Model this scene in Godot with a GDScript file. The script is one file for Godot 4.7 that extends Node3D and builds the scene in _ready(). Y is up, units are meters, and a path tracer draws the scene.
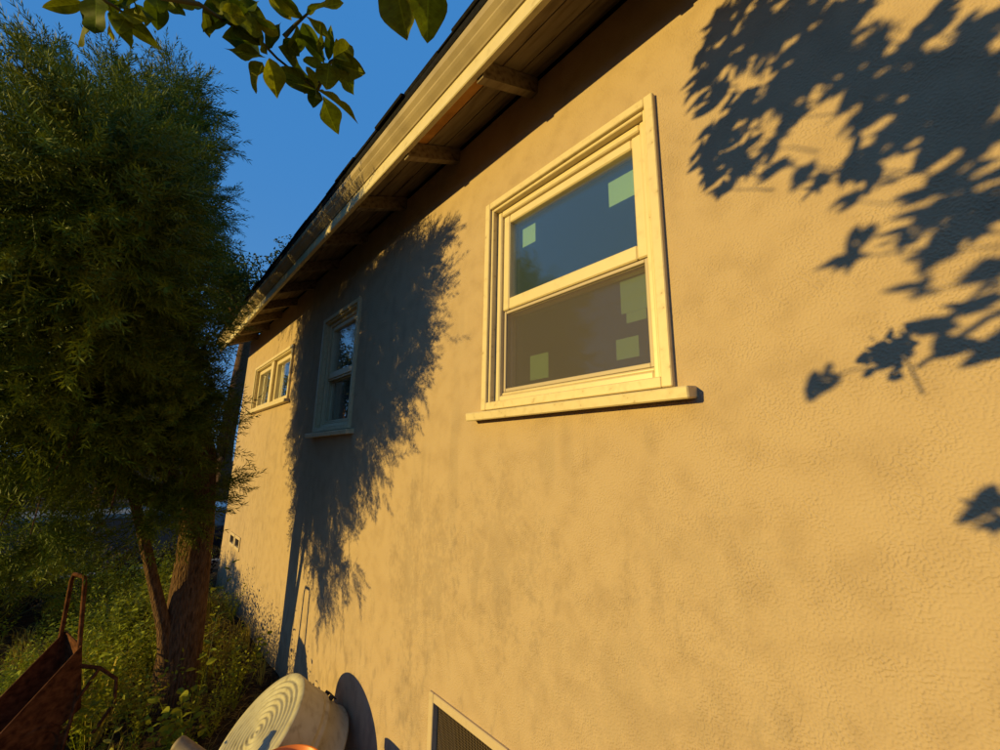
extends Node3D
# A stuccoed bungalow wall at golden hour: y is up, metres; the wall's face is the plane z = 0, the yard lies at z > 0 and the house runs off towards -x.

const SUN := Vector3(-0.30, 0.16, 1.0)          # towards the low evening sun

# leaves of the citrus spray: stalk end, tip, width
const LEAVES := [
	[-0.462,2.148,1.157, -0.450,2.117,1.188, 0.027],
	[-0.453,2.127,1.148, -0.461,2.111,1.180, 0.024],
	[-0.450,2.116,1.151, -0.467,2.093,1.156, 0.020],
	[-0.431,2.108,1.148, -0.448,2.083,1.133, 0.021],
	[-0.431,2.127,1.142, -0.473,2.134,1.103, 0.025],
	[-0.434,2.143,1.138, -0.434,2.134,1.122, 0.014],
	[-0.429,2.139,1.143, -0.423,2.136,1.166, 0.011],
	[-0.428,2.128,1.157, -0.428,2.124,1.184, 0.017],
	[-0.431,2.153,1.176, -0.456,2.124,1.205, 0.027],
	[-0.439,2.153,1.176, -0.432,2.156,1.157, 0.015],
	[-0.417,2.154,1.135, -0.428,2.173,1.156, 0.011],
	[-0.420,2.160,1.136, -0.406,2.166,1.145, 0.015],
	[-0.405,2.160,1.125, -0.384,2.182,1.100, 0.024],
	[-0.429,2.173,1.123, -0.440,2.153,1.094, 0.019],
	[-0.423,2.137,1.096, -0.428,2.156,1.128, 0.014],
	[-0.416,2.135,1.106, -0.397,2.149,1.110, 0.011],
	[-0.430,2.148,1.092, -0.414,2.172,1.089, 0.014],
	[-0.424,2.141,1.093, -0.408,2.168,1.099, 0.009],
	[-0.396,2.119,1.096, -0.387,2.140,1.080, 0.020],
	[-0.415,2.132,1.092, -0.390,2.118,1.061, 0.023],
	[-0.426,2.140,1.083, -0.436,2.133,1.055, 0.017],
	[-0.421,2.135,1.093, -0.428,2.108,1.091, 0.021],
	[-0.447,2.117,1.096, -0.440,2.109,1.048, 0.021],
	[-0.460,2.126,1.086, -0.484,2.105,1.063, 0.024],
	[-0.449,2.118,1.095, -0.466,2.126,1.127, 0.016],
	[-0.445,2.115,1.096, -0.448,2.095,1.097, 0.014],
	[-0.443,2.135,1.111, -0.457,2.127,1.096, 0.018],
	[-0.433,2.132,1.117, -0.422,2.125,1.097, 0.014],
	[-0.435,2.144,1.166, -0.414,2.121,1.148, 0.013],
	[-0.442,2.146,1.181, -0.431,2.164,1.164, 0.017],
	[-0.425,2.124,1.193, -0.423,2.127,1.174, 0.016],
	[-0.492,2.112,1.290, -0.508,2.101,1.314, 0.011],
	[-0.477,2.112,1.282, -0.487,2.084,1.276, 0.027],
	[-0.512,2.121,1.289, -0.541,2.105,1.299, 0.015],
	[-0.483,2.104,1.272, -0.491,2.086,1.266, 0.009],
	[-0.503,2.127,1.275, -0.510,2.109,1.256, 0.016],
	[-0.514,2.139,1.266, -0.512,2.122,1.240, 0.014],
	[-0.493,2.141,1.259, -0.490,2.127,1.246, 0.019],
	[-0.494,2.161,1.245, -0.511,2.142,1.240, 0.019],
	[-0.476,2.149,1.236, -0.464,2.133,1.222, 0.013],
	[-0.491,2.170,1.226, -0.494,2.180,1.208, 0.013],
	[-0.499,2.140,1.271, -0.519,2.135,1.284, 0.014],
	[-0.489,2.147,1.255, -0.493,2.129,1.263, 0.014],
	[-0.463,2.157,1.215, -0.465,2.140,1.227, 0.013],
	[-0.280,2.116,1.087, -0.291,2.077,1.061, 0.035],
	[-0.250,2.105,1.068, -0.279,2.074,1.050, 0.027]]
const SPRAY := [
	[[-0.472, 2.069, 1.361], [-0.443, 2.134, 1.21], [-0.444, 2.133, 1.19], [-0.442, 2.133, 1.158], [-0.446, 2.127, 1.139], [-0.447, 2.117, 1.096]],
	[[-0.43, 2.142, 1.138], [-0.418, 2.153, 1.131], [-0.405, 2.163, 1.123]],
	[[-0.447, 2.117, 1.096], [-0.423, 2.14, 1.091], [-0.418, 2.144, 1.087]],
	[[-0.493, 2.123, 1.32], [-0.495, 2.128, 1.285], [-0.496, 2.129, 1.273], [-0.499, 2.128, 1.26]],
	[[-0.474, 2.146, 1.31], [-0.474, 2.157, 1.25], [-0.473, 2.159, 1.23]]]
# where clusters of the citrus crown stand against the sun: place on the wall that each shades, and reach
const SHADE := [[-0.30,3.04,0.09],[-0.23,2.93,0.09],[-0.16,2.92,0.07],[-0.10,2.83,0.05],[-0.26,2.87,0.06],[-0.36,2.93,0.05],[-0.40,2.98,0.03],[-0.43,2.89,0.04],[-0.39,2.82,0.04],[-0.32,2.75,0.04],[-0.20,2.70,0.06],[-0.14,2.71,0.06],[-0.08,2.65,0.06],[-0.06,2.55,0.06],[-0.00,2.57,0.04],[0.04,2.55,0.04],[0.09,2.55,0.04],[0.13,2.59,0.03],[0.09,2.45,0.04],[0.02,2.63,0.03],[-0.02,2.72,0.02],[-0.04,2.81,0.02],[-0.33,2.72,0.04],[-0.26,2.69,0.05],[-0.21,2.61,0.03],[-0.40,2.68,0.05],[-0.36,2.61,0.06],[-0.43,2.63,0.03],[-0.33,2.54,0.04],[-0.42,2.56,0.03],[-0.39,2.49,0.02],[-0.27,2.55,0.03],[-0.25,2.48,0.02],[-0.21,2.43,0.02],[-0.18,2.40,0.02],[-0.07,2.43,0.04],[-0.02,2.45,0.04],[0.03,2.44,0.05],[0.06,2.39,0.04],[0.10,2.34,0.03],[-0.10,2.39,0.03],[-0.07,2.35,0.02],[-0.12,2.32,0.02],[0.02,2.36,0.02],[0.05,2.30,0.03],[0.08,2.24,0.04],[0.01,2.28,0.03],[0.02,2.23,0.04],[0.06,2.19,0.04],[0.02,2.16,0.03],[-0.01,2.14,0.02],[-0.05,2.20,0.02],[-0.12,2.22,0.02],[-0.15,2.19,0.02],[-0.05,2.07,0.02],[0.06,2.08,0.02],[0.05,2.03,0.02],[-0.23,1.90,0.02],[0.03,1.93,0.02],[-0.03,1.99,0.02],[-0.01,1.94,0.02],[-0.01,1.64,0.01],[-0.01,1.60,0.01],[-0.17,2.77,0.06],[-0.09,2.76,0.05],[-0.00,2.51,0.04],[0.06,2.48,0.04],[0.10,2.41,0.03],[0.12,2.52,0.03],[0.11,2.61,0.03],[0.07,2.67,0.03]]
const CAMX := Vector3(0.66117, 0.01573, -0.75007)
const CAMY := Vector3(0.14420, 0.97847, 0.14763)
const CAMZ := Vector3(0.73625, -0.20577, 0.64467)
var rng := RandomNumberGenerator.new()
var M := {}

# ---------------------------------------------------------------- helpers
func lin(r: float, g: float, b: float) -> Color:
	return Color(r, g, b).linear_to_srgb()

func mat(called: String, c: Color, rough := 0.8, spec := 0.5) -> StandardMaterial3D:
	var m := StandardMaterial3D.new()
	m.resource_name = called
	m.albedo_color = c
	m.roughness = rough
	m.metallic_specular = spec
	M[called] = m
	return m

func noise_tex(size: int, freq: float, sd: int, ramp: Array, octaves := 4, kind := FastNoiseLite.TYPE_SIMPLEX_SMOOTH) -> NoiseTexture2D:
	var n := FastNoiseLite.new()
	n.noise_type = kind
	n.frequency = freq
	n.seed = sd
	n.fractal_octaves = octaves
	var t := NoiseTexture2D.new()
	t.width = size
	t.height = size
	t.seamless = true
	t.noise = n
	if ramp.size():
		var g := Gradient.new()
		var offs := PackedFloat32Array()
		var cols := PackedColorArray()
		for r in ramp:
			offs.append(r[0])
			cols.append(r[1])
		g.offsets = offs
		g.colors = cols
		t.color_ramp = g
	return t

func triplanar(m: StandardMaterial3D, tiles_per_metre: float) -> void:
	m.uv1_triplanar = true
	m.uv1_world_triplanar = true
	m.uv1_scale = Vector3.ONE * tiles_per_metre

func relief(m: StandardMaterial3D, t: Texture2D, centimetres: float) -> void:
	m.heightmap_enabled = true
	m.heightmap_texture = t
	m.heightmap_scale = centimetres

func start() -> SurfaceTool:
	var st := SurfaceTool.new()
	st.begin(Mesh.PRIMITIVE_TRIANGLES)
	st.set_smooth_group(-1)
	return st

func tri(st: SurfaceTool, a: Vector3, b: Vector3, c: Vector3) -> void:
	st.add_vertex(a)
	st.add_vertex(b)
	st.add_vertex(c)

func quad(st: SurfaceTool, a: Vector3, b: Vector3, c: Vector3, d: Vector3) -> void:
	tri(st, a, b, c)
	tri(st, a, c, d)

# a polygon's corners facing "out" whatever their order
func face(st: SurfaceTool, pts: Array, out: Vector3) -> void:
	var n: Vector3 = (pts[1] - pts[0]).cross(pts[2] - pts[0])
	if n.dot(out) > 0.0:
		pts = pts.duplicate()
		pts.reverse()
	for i in range(1, pts.size() - 1):
		tri(st, pts[0], pts[i], pts[i + 1])

# a box between two corners with chamfered edges
func cbox(st: SurfaceTool, lo: Vector3, hi: Vector3, ch := 0.003, xf := Transform3D()) -> void:
	var mid := (lo + hi) / 2
	var h := (hi - lo) / 2
	ch = minf(ch, minf(h.x, minf(h.y, h.z)) * 0.8)
	var v := func(sx: int, sy: int, sz: int, axis: int) -> Vector3:
		var q := Vector3(sx * (h.x - ch), sy * (h.y - ch), sz * (h.z - ch))
		q[axis] = [sx, sy, sz][axis] * h[axis]
		return xf * (mid + q)
	for s in [-1, 1]:
		face(st, [v.call(s, -1, -1, 0), v.call(s, 1, -1, 0), v.call(s, 1, 1, 0), v.call(s, -1, 1, 0)], xf.basis * Vector3(s, 0, 0))
		face(st, [v.call(-1, s, -1, 1), v.call(1, s, -1, 1), v.call(1, s, 1, 1), v.call(-1, s, 1, 1)], xf.basis * Vector3(0, s, 0))
		face(st, [v.call(-1, -1, s, 2), v.call(1, -1, s, 2), v.call(1, 1, s, 2), v.call(-1, 1, s, 2)], xf.basis * Vector3(0, 0, s))
		for t in [-1, 1]:
			face(st, [v.call(s, t, -1, 0), v.call(s, t, 1, 0), v.call(s, t, 1, 1), v.call(s, t, -1, 1)], xf.basis * Vector3(s, t, 0))
			face(st, [v.call(s, -1, t, 0), v.call(s, 1, t, 0), v.call(s, 1, t, 2), v.call(s, -1, t, 2)], xf.basis * Vector3(s, 0, t))
			face(st, [v.call(-1, s, t, 1), v.call(1, s, t, 1), v.call(1, s, t, 2), v.call(-1, s, t, 2)], xf.basis * Vector3(0, s, t))
			for u in [-1, 1]:
				face(st, [v.call(s, t, u, 0), v.call(s, t, u, 1), v.call(s, t, u, 2)], xf.basis * Vector3(s, t, u))

# a rectangular ring in the plane of the wall (outer edges, rail widths, back and front)
func ring(st: SurfaceTool, x0: float, x1: float, y0: float, y1: float, w: float, z0: float, z1: float, wb := -1.0, ch := 0.003) -> void:
	if wb < 0:
		wb = w
	cbox(st, Vector3(x0, y0, z0), Vector3(x0 + w, y1, z1), ch)
	cbox(st, Vector3(x1 - w, y0, z0), Vector3(x1, y1, z1), ch)
	cbox(st, Vector3(x0 + w, y1 - w, z0), Vector3(x1 - w, y1, z1 - 0.0005), ch)
	cbox(st, Vector3(x0 + w, y0, z0), Vector3(x1 - w, y0 + wb, z1 - 0.0005), ch)

func tube(st: SurfaceTool, pts: Array, radii: Array, sides := 8, wobble := 0.0, sd := 0) -> void:
	var r := RandomNumberGenerator.new()
	r.seed = sd
	var rings := []
	var n := pts.size()
	var u := Vector3.ZERO
	for i in n:
		var d: Vector3 = (pts[mini(i + 1, n - 1)] - pts[maxi(i - 1, 0)]).normalized()
		if u == Vector3.ZERO:
			u = d.cross(Vector3(0.31, 0.2, 0.93)).normalized()
			if u.length() < 0.1:
				u = d.cross(Vector3.RIGHT).normalized()
		u = (u - d * u.dot(d)).normalized()
		var w := d.cross(u)
		var rg := []
		for k in sides:
			var a := TAU * k / sides
			rg.append(pts[i] + (u * cos(a) + w * sin(a)) * radii[i] * (1.0 + wobble * r.randf_range(-1, 1)))
		rings.append(rg)
	st.set_smooth_group(0)
	for i in n - 1:
		for k in sides:
			var k2 := (k + 1) % sides
			var mid: Vector3 = (pts[i] + pts[i + 1]) / 2
			face(st, [rings[i][k], rings[i][k2], rings[i + 1][k2], rings[i + 1][k]], (rings[i][k] + rings[i + 1][k2]) / 2 - mid)
	st.set_smooth_group(-1)
	for e in [0, n - 1]:
		face(st, rings[e], pts[e] - pts[1 if e == 0 else n - 2])

# a profile of (radius, height) turned about the local y axis
func lathe(st: SurfaceTool, prof: Array, segs: int, xf := Transform3D(), smooth := false) -> void:
	st.set_smooth_group(0 if smooth else -1)
	for i in prof.size() - 1:
		var p: Vector2 = prof[i]
		var q: Vector2 = prof[i + 1]
		var out2 := Vector2(q.y - p.y, p.x - q.x)
		for k in segs:
			var a := TAU * k / segs
			var b := TAU * (k + 1) / segs
			var ca := Vector3(cos(a), 0, sin(a))
			var cb := Vector3(cos(b), 0, sin(b))
			var m := (ca + cb).normalized()
			var o := xf.basis * (m * out2.x + Vector3.UP * out2.y)
			var c := [xf * (ca * p.x + Vector3.UP * p.y), xf * (cb * p.x + Vector3.UP * p.y), xf * (cb * q.x + Vector3.UP * q.y), xf * (ca * q.x + Vector3.UP * q.y)]
			if p.x < 1e-5:
				face(st, [c[0], c[2], c[3]], o)
			elif q.x < 1e-5:
				face(st, [c[0], c[1], c[2]], o)
			else:
				face(st, c, o)
	st.set_smooth_group(-1)

# a closed outline in (z, y) run along x
func extrude_x(st: SurfaceTool, prof: Array, x0: float, x1: float) -> void:
	var n := prof.size()
	var c := Vector2.ZERO
	for p in prof:
		c += p / n
	for i in n:
		var p: Vector2 = prof[i]
		var q: Vector2 = prof[(i + 1) % n]
		var e := q - p
		var nn := Vector2(e.y, -e.x)
		if Geometry2D.is_point_in_polygon((p + q) / 2 + nn.normalized() * 0.0008, PackedVector2Array(prof)):
			nn = -nn
		face(st, [Vector3(x0, p.y, p.x), Vector3(x1, p.y, p.x), Vector3(x1, q.y, q.x), Vector3(x0, q.y, q.x)], Vector3(0, nn.y, nn.x))
	var idx := Geometry2D.triangulate_polygon(PackedVector2Array(prof))
	for i in range(0, idx.size(), 3):
		var t := []
		for k in 3:
			t.append(prof[idx[i + k]])
		for xx in [x0, x1]:
			face(st, t.map(func(p): return Vector3(xx, p.y, p.x)), Vector3(-1 if xx == x0 else 1, 0, 0))

func done(st: SurfaceTool) -> ArrayMesh:
	st.generate_normals()
	return st.commit()

func obj(called: String, mesh: Mesh, m: Material, parent: Node = self) -> MeshInstance3D:
	var o := MeshInstance3D.new()
	o.name = called
	o.mesh = mesh
	o.material_override = m
	parent.add_child(o, true)
	return o

func build(called: String, st: SurfaceTool, m: Material, parent: Node = self) -> MeshInstance3D:
	return obj(called, done(st), m, parent)

func thing(called: String, label: String, category: String, group := "") -> Node3D:
	var o := Node3D.new()
	o.name = called
	add_child(o, true)
	tag(o, label, category, group)
	return o

func tag(o: Node, label: String, category: String, group := "", kind := "") -> void:
	o.set_meta("label", label)
	o.set_meta("category", category)
	if group:
		o.set_meta("group", group)
	if kind:
		o.set_meta("kind", kind)

# many copies of small shapes (one or a few variants) joined into one mesh, each copy tinted
func scatter(called: String, meshes: Array, m: Material, where: Array, tints: Array, parent: Node = self) -> MeshInstance3D:
	var av := []
	var an := []
	for me in meshes:
		var s: Array = me.surface_get_arrays(0)
		var vv: PackedVector3Array = s[Mesh.ARRAY_VERTEX]
		var nn: PackedVector3Array = s[Mesh.ARRAY_NORMAL]
		if s[Mesh.ARRAY_INDEX] != null:
			var v2 := PackedVector3Array()
			var n2 := PackedVector3Array()
			for k in s[Mesh.ARRAY_INDEX]:
				v2.append(vv[k])
				n2.append(nn[k])
			vv = v2
			nn = n2
		av.append(vv)
		an.append(nn)
	var v := PackedVector3Array()
	var n := PackedVector3Array()
	var c := PackedColorArray()
	for i in where.size():
		var q: int = i % av.size()
		var xf: Transform3D = where[i]
		v.append_array(xf * av[q])
		n.append_array(Transform3D(xf.basis.orthonormalized(), Vector3.ZERO) * an[q])
		var cc := PackedColorArray()
		cc.resize(av[q].size())
		cc.fill(tints[i])
		c.append_array(cc)
	var arr := []
	arr.resize(Mesh.ARRAY_MAX)
	arr[Mesh.ARRAY_VERTEX] = v
	arr[Mesh.ARRAY_NORMAL] = n
	arr[Mesh.ARRAY_COLOR] = c
	var me := ArrayMesh.new()
	me.add_surface_from_arrays(Mesh.PRIMITIVE_TRIANGLES, arr)
	var o := obj(called, me, m, parent)
	o.set_meta("kind", "stuff")
	return o

func rvec() -> Vector3:
	while true:
		var v := Vector3(rng.randf_range(-1, 1), rng.randf_range(-1, 1), rng.randf_range(-1, 1))
		if v.length() < 1.0 and v.length() > 0.05:
			return v.normalized()
	return Vector3.UP

# a basis whose y axis is "along" and whose z axis leans to "facing"
func aim(along: Vector3, facing: Vector3, s := 1.0) -> Basis:
	var y := along.normalized()
	var x := y.cross(facing)
	if x.length() < 0.01:
		x = y.cross(Vector3(0.3, 0.5, 0.8))
	x = x.normalized()
	return Basis(x * s, y * s, x.cross(y) * s)

# height of the yard's soil: level by the street, a shallow dip along the near wall, small bumps
func soil(x: float, z: float) -> float:
	var near := smoothstep(-4.3, -2.9, x) * (1.0 - smoothstep(6.0, 12.0, absf(z)))
	var y := -0.19 * near
	if x > -7.8 and x < 6 and z > -1 and z < 8:
		y += 0.025 * sin(x * 3.1 + z * 1.7) + 0.02 * sin(x * 1.3 - z * 4.1 + 1.0) + 0.012 * sin(x * 9.0 + z * 7.0)
		y -= 0.02 + 0.13 * smoothstep(0.3, 2.2, z) * smoothstep(-7.4, -6.0, x)
	return y

# an ovate leaf along +y, midrib on x = 0, facing +z, folded and bent
func leaf_mesh(length: float, width: float, fold: float, bend: float, twist := 0.0, rows := 7, sharp := 0.8) -> ArrayMesh:
	var st := SurfaceTool.new()
	st.begin(Mesh.PRIMITIVE_TRIANGLES)
	st.set_smooth_group(0)
	leaf_into(st, Transform3D(), length, width, fold, bend, twist, rows, sharp)
	return done(st)

func leaf_into(st: SurfaceTool, xf: Transform3D, length: float, width: float, fold: float, bend: float, twist := 0.0, rows := 7, sharp := 0.8) -> void:
	var c := []
	var l := []
	var r := []
	var uv := {}
	for i in rows + 1:
		var t := float(i) / rows
		var hw := width / 2 * pow(sin(PI * pow(t, sharp)), 0.85) if i > 0 and i < rows else 0.0
		var p := Vector3(0, length * t, -bend * length * t * t)
		var a := twist * t
		var wav := 0.09 * width * sin(t * 9.0 + length * 90.0)
		c.append(xf * p)
		uv[i] = t
		l.append(xf * (p + Vector3(-hw * cos(fold + a), 0, hw * sin(fold + a) + (wav if hw > 0 else 0.0))))
		r.append(xf * (p + Vector3(hw * cos(fold - a), 0, hw * sin(fold - a) - (wav if hw > 0 else 0.0))))
	var put := func(p: Vector3, u: float, i: int) -> void:
		st.set_uv(Vector2(u, uv[i]))
		st.add_vertex(p)
	for i in rows:
		st.set_smooth_group(1)
		if i > 0:
			put.call(c[i], 0.5, i)
			put.call(l[i], 0.0, i)
			put.call(l[i + 1], 0.0, i + 1)
		put.call(c[i], 0.5, i)
		put.call(l[i + 1], 0.0, i + 1)
		put.call(c[i + 1], 0.5, i + 1)
		st.set_smooth_group(2)
		if i > 0:
			put.call(c[i], 0.5, i)
			put.call(r[i + 1], 1.0, i + 1)
			put.call(r[i], 1.0, i)
		put.call(c[i], 0.5, i)
		put.call(c[i + 1], 0.5, i + 1)
		put.call(r[i + 1], 1.0, i + 1)

# a flat narrow blade
func blade(st: SurfaceTool, base: Vector3, tip: Vector3, width: float, side: Vector3) -> void:
	var m := base.lerp(tip, 0.45)
	var s := side.normalized() * width / 2
	tri(st, base, m - s, tip)
	tri(st, base, tip, m + s)

# ---------------------------------------------------------------- materials
func make_materials() -> void:
	# stucco: sharp grit over trowel marks, worked out as one tiling height picture
	var grit := FastNoiseLite.new()
	grit.noise_type = FastNoiseLite.TYPE_SIMPLEX_SMOOTH
	grit.frequency = 0.19
	grit.fractal_octaves = 2
	grit.seed = 4
	var trowel := FastNoiseLite.new()
	trowel.noise_type = FastNoiseLite.TYPE_SIMPLEX_SMOOTH
	trowel.frequency = 0.012
	trowel.fractal_octaves = 3
	trowel.seed = 9
	var ga := grit.get_seamless_image(1024, 1024)
	var gb := trowel.get_seamless_image(1024, 1024)
	ga.convert(Image.FORMAT_L8)
	gb.convert(Image.FORMAT_L8)
	var da := ga.get_data()
	var db := gb.get_data()
	for i in da.size():
		var g := da[i] / 255.0
		var t := db[i] / 255.0
		# grit stands up more where the trowel left the coat rough
		da[i] = int(clampf(0.15 * t + (0.34 + 0.36 * smoothstep(0.2, 0.85, t)) * smoothstep(0.35, 0.9, g), 0, 1) * 255)
	var rough_height := ImageTexture.create_from_image(Image.create_from_data(1024, 1024, false, Image.FORMAT_L8, da))

	var wall := mat("stucco", lin(0.475, 0.347, 0.225), 0.92, 0.25)
	wall.albedo_texture = noise_tex(512, 0.02, 21, [[0.0, Color(0.93, 0.92, 0.91)], [0.5, Color(0.985, 0.98, 0.975)], [1.0, Color(1, 1, 1)]], 6)
	relief(wall, rough_height, 0.29)
	wall.uv1_scale = Vector3(0.62, 0.62, 1)
	wall.detail_enabled = true
	wall.detail_blend_mode = BaseMaterial3D.BLEND_MODE_MUL
	wall.detail_uv_layer = BaseMaterial3D.DETAIL_UV_2
	wall.detail_albedo = stain_texture()

	var grain := noise_tex(512, 0.03, 33, [[0.0, Color(0.93, 0.925, 0.91)], [0.3, Color(0.985, 0.985, 0.98)], [1.0, Color(1, 1, 1)]], 5)
	var brush := noise_tex(256, 0.06, 5, [], 3)
	var trim := mat("cream_trim_paint", lin(0.655, 0.525, 0.31), 0.5, 0.5)
	trim.albedo_texture = noise_tex(512, 0.022, 37, [[0.0, Color(0.7, 0.65, 0.58)], [0.1, Color(0.8, 0.76, 0.7)], [0.16, Color(0.94, 0.93, 0.91)], [0.45, Color(0.985, 0.985, 0.98)], [1.0, Color(1, 1, 1)]], 5)
	triplanar(trim, 1.7)
	relief(trim, brush, 0.06)
	var vinyl := mat("vinyl", lin(0.675, 0.545, 0.33), 0.38, 0.5)
	vinyl.albedo_texture = grain
	triplanar(vinyl, 0.9)
	var eave := mat("eave_paint", lin(0.64, 0.53, 0.32), 0.6, 0.4)
	eave.albedo_texture = noise_tex(512, 0.02, 35, [[0.0, Color(0.86, 0.84, 0.8)], [0.25, Color(0.96, 0.955, 0.94)], [1.0, Color(1, 1, 1)]], 5)
	triplanar(eave, 1.1)
	relief(eave, brush, 0.12)
	var bare := mat("bare_wood", lin(0.62, 0.31, 0.09), 0.7, 0.3)
	bare.albedo_texture = noise_tex(512, 0.015, 71, [[0.0, Color(0.7, 0.66, 0.6)], [1.0, Color(1, 1, 1)]], 5)
	triplanar(bare, 1.0)
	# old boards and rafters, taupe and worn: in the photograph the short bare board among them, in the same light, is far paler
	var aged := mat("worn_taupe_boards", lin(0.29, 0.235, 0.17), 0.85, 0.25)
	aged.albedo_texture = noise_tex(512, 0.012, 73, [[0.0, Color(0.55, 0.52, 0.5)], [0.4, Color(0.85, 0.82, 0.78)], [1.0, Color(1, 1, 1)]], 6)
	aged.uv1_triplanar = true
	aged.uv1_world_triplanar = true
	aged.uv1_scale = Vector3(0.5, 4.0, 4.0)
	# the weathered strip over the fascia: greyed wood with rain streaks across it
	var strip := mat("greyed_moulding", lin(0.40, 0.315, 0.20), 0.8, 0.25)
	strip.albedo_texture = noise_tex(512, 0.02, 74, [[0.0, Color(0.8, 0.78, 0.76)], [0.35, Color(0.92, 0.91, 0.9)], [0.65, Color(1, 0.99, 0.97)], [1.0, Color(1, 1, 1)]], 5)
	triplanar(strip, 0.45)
	var shingle := mat("shingle", lin(0.022, 0.02, 0.02), 0.95, 0.2)
	shingle.albedo_texture = noise_tex(256, 0.15, 8, [[0.0, Color(0.5, 0.5, 0.5)], [1.0, Color(1, 1, 1)]], 2)
	triplanar(shingle, 1.0)
	mat("room_paint", lin(0.17, 0.17, 0.17), 0.9, 0.2)
	mat("room_floor", lin(0.08, 0.055, 0.035), 0.7, 0.3)
	var glass := mat("glass", Color(0.7, 0.85, 0.95, 0.02), 0.0, 0.7)
	glass.transparency = BaseMaterial3D.TRANSPARENCY_ALPHA
	var film := mat("protective_film", lin(0.18, 0.33, 0.145), 0.55, 0.4)
	film.backlight_enabled = true
	film.backlight = lin(0.02, 0.05, 0.02)
	var curtain := mat("curtain", lin(0.60, 0.55, 0.44), 0.95, 0.1)
	curtain.backlight_enabled = true
	curtain.backlight = lin(0.2, 0.18, 0.14)
	var net := mat("insect_screen", Color(0.42, 0.38, 0.37, 0.27), 0.7, 0.2)
	net.transparency = BaseMaterial3D.TRANSPARENCY_ALPHA
	mat("screen_frame", lin(0.42, 0.33, 0.24), 0.5, 0.5)
	mat("vent_mesh", lin(0.14, 0.095, 0.055), 0.7, 0.4)
	var sf := mat("stucco_frame", lin(0.52, 0.40, 0.26), 0.8, 0.3)
	sf.albedo_texture = grain
	triplanar(sf, 1.2)
	mat("dark_gasket", lin(0.05, 0.045, 0.04), 0.7, 0.3)

	var rust := mat("rust", lin(0.17, 0.075, 0.035), 0.9, 0.2)
	rust.albedo_texture = noise_tex(512, 0.025, 51, [[0.0, Color(0.35, 0.28, 0.27)], [0.4, Color(0.75, 0.68, 0.64)], [0.7, Color(1, 0.95, 0.9)], [1.0, Color(0.8, 0.7, 0.62)]], 5)
	triplanar(rust, 1.6)
	relief(rust, noise_tex(256, 0.08, 52, [], 4), 0.15)
	var zinc := mat("tub_enamel", lin(0.50, 0.45, 0.31), 0.6, 0.5)
	zinc.albedo_texture = noise_tex(512, 0.02, 61, [[0.0, Color(0.62, 0.58, 0.52)], [0.35, Color(0.92, 0.9, 0.87)], [1.0, Color(1, 1, 1)]], 5)
	triplanar(zinc, 1.5)
	var pole := mat("pole_wood", lin(0.36, 0.28, 0.17), 0.6, 0.4)
	pole.albedo_texture = bare.albedo_texture
	triplanar(pole, 3.0)
	mat("orange_plastic", lin(0.75, 0.20, 0.02), 0.4, 0.5)
	var steel := mat("black_steel", lin(0.03, 0.026, 0.022), 0.6, 0.5)
	steel.metallic = 0.3

	var earth := mat("earth", lin(0.085, 0.058, 0.034), 1.0, 0.2)
	earth.albedo_texture = noise_tex(1024, 0.02, 81, [[0.0, Color(0.45, 0.42, 0.4)], [0.45, Color(0.8, 0.76, 0.7)], [0.75, Color(1, 0.97, 0.9)], [1.0, Color(1, 1, 0.92)]], 6)
	triplanar(earth, 0.7)
	relief(earth, noise_tex(512, 0.05, 82, [], 5), 2.0)
	var tar := mat("asphalt", lin(0.032, 0.033, 0.036), 0.95, 0.1)
	tar.albedo_texture = noise_tex(512, 0.1, 83, [[0.0, Color(0.6, 0.6, 0.6)], [1.0, Color(1, 1, 1)]], 4)
	triplanar(tar, 0.6)
	var conc := mat("concrete", lin(0.30, 0.28, 0.25), 0.9, 0.3)
	conc.albedo_texture = grain
	triplanar(conc, 0.5)

	var bark := mat("bark", lin(0.20, 0.125, 0.075), 0.95, 0.2)
	bark.albedo_texture = noise_tex(512, 0.03, 91, [[0.0, Color(0.4, 0.36, 0.34)], [0.5, Color(0.85, 0.8, 0.76)], [1.0, Color(1, 1, 1)]], 5)
	bark.uv1_triplanar = true
	bark.uv1_world_triplanar = true
	bark.uv1_scale = Vector3(3.5, 0.7, 3.5)
	relief(bark, noise_tex(512, 0.04, 92, [], 4), 2.0)
	var twig := mat("green_twig", lin(0.09, 0.085, 0.03), 0.7, 0.3)
	twig.roughness = 0.7
	M["leaf_veins"] = leaf_texture()
	for d in [["needle_leaf", 0.55, 0.6], ["citrus_leaf", 0.4, 0.7], ["broad_leaf", 0.6, 0.5], ["weed_leaf", 0.65, 0.7]]:
		var lf := mat(d[0], Color.WHITE, d[1], 0.25)
		lf.vertex_color_use_as_albedo = true
		lf.backlight_enabled = true
		lf.backlight = Color(d[2], d[2], d[2] * 0.75)
	var car := mat("car_paint", lin(0.012, 0.02, 0.045), 0.3, 0.5)
	car.clearcoat_enabled = true
	car.clearcoat = 1.0
	car.clearcoat_roughness = 0.03
	mat("tyre", lin(0.02, 0.02, 0.02), 0.9, 0.2)
	var chrome := mat("alloy", lin(0.5, 0.5, 0.5), 0.3, 0.5)
	chrome.metallic = 1.0
	var dg := mat("car_glass", Color(0.05, 0.06, 0.07, 0.75), 0.02, 0.6)
	dg.transparency = BaseMaterial3D.TRANSPARENCY_ALPHA
	mat("lamp_lens", lin(0.6, 0.6, 0.6), 0.1, 0.6)
	mat("tail_lens", lin(0.4, 0.02, 0.02), 0.2, 0.6)
	mat("cable", lin(0.25, 0.25, 0.25), 0.6, 0.3)
	mat("bright_straw", lin(0.36, 0.27, 0.12), 0.9, 0.2)

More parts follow.
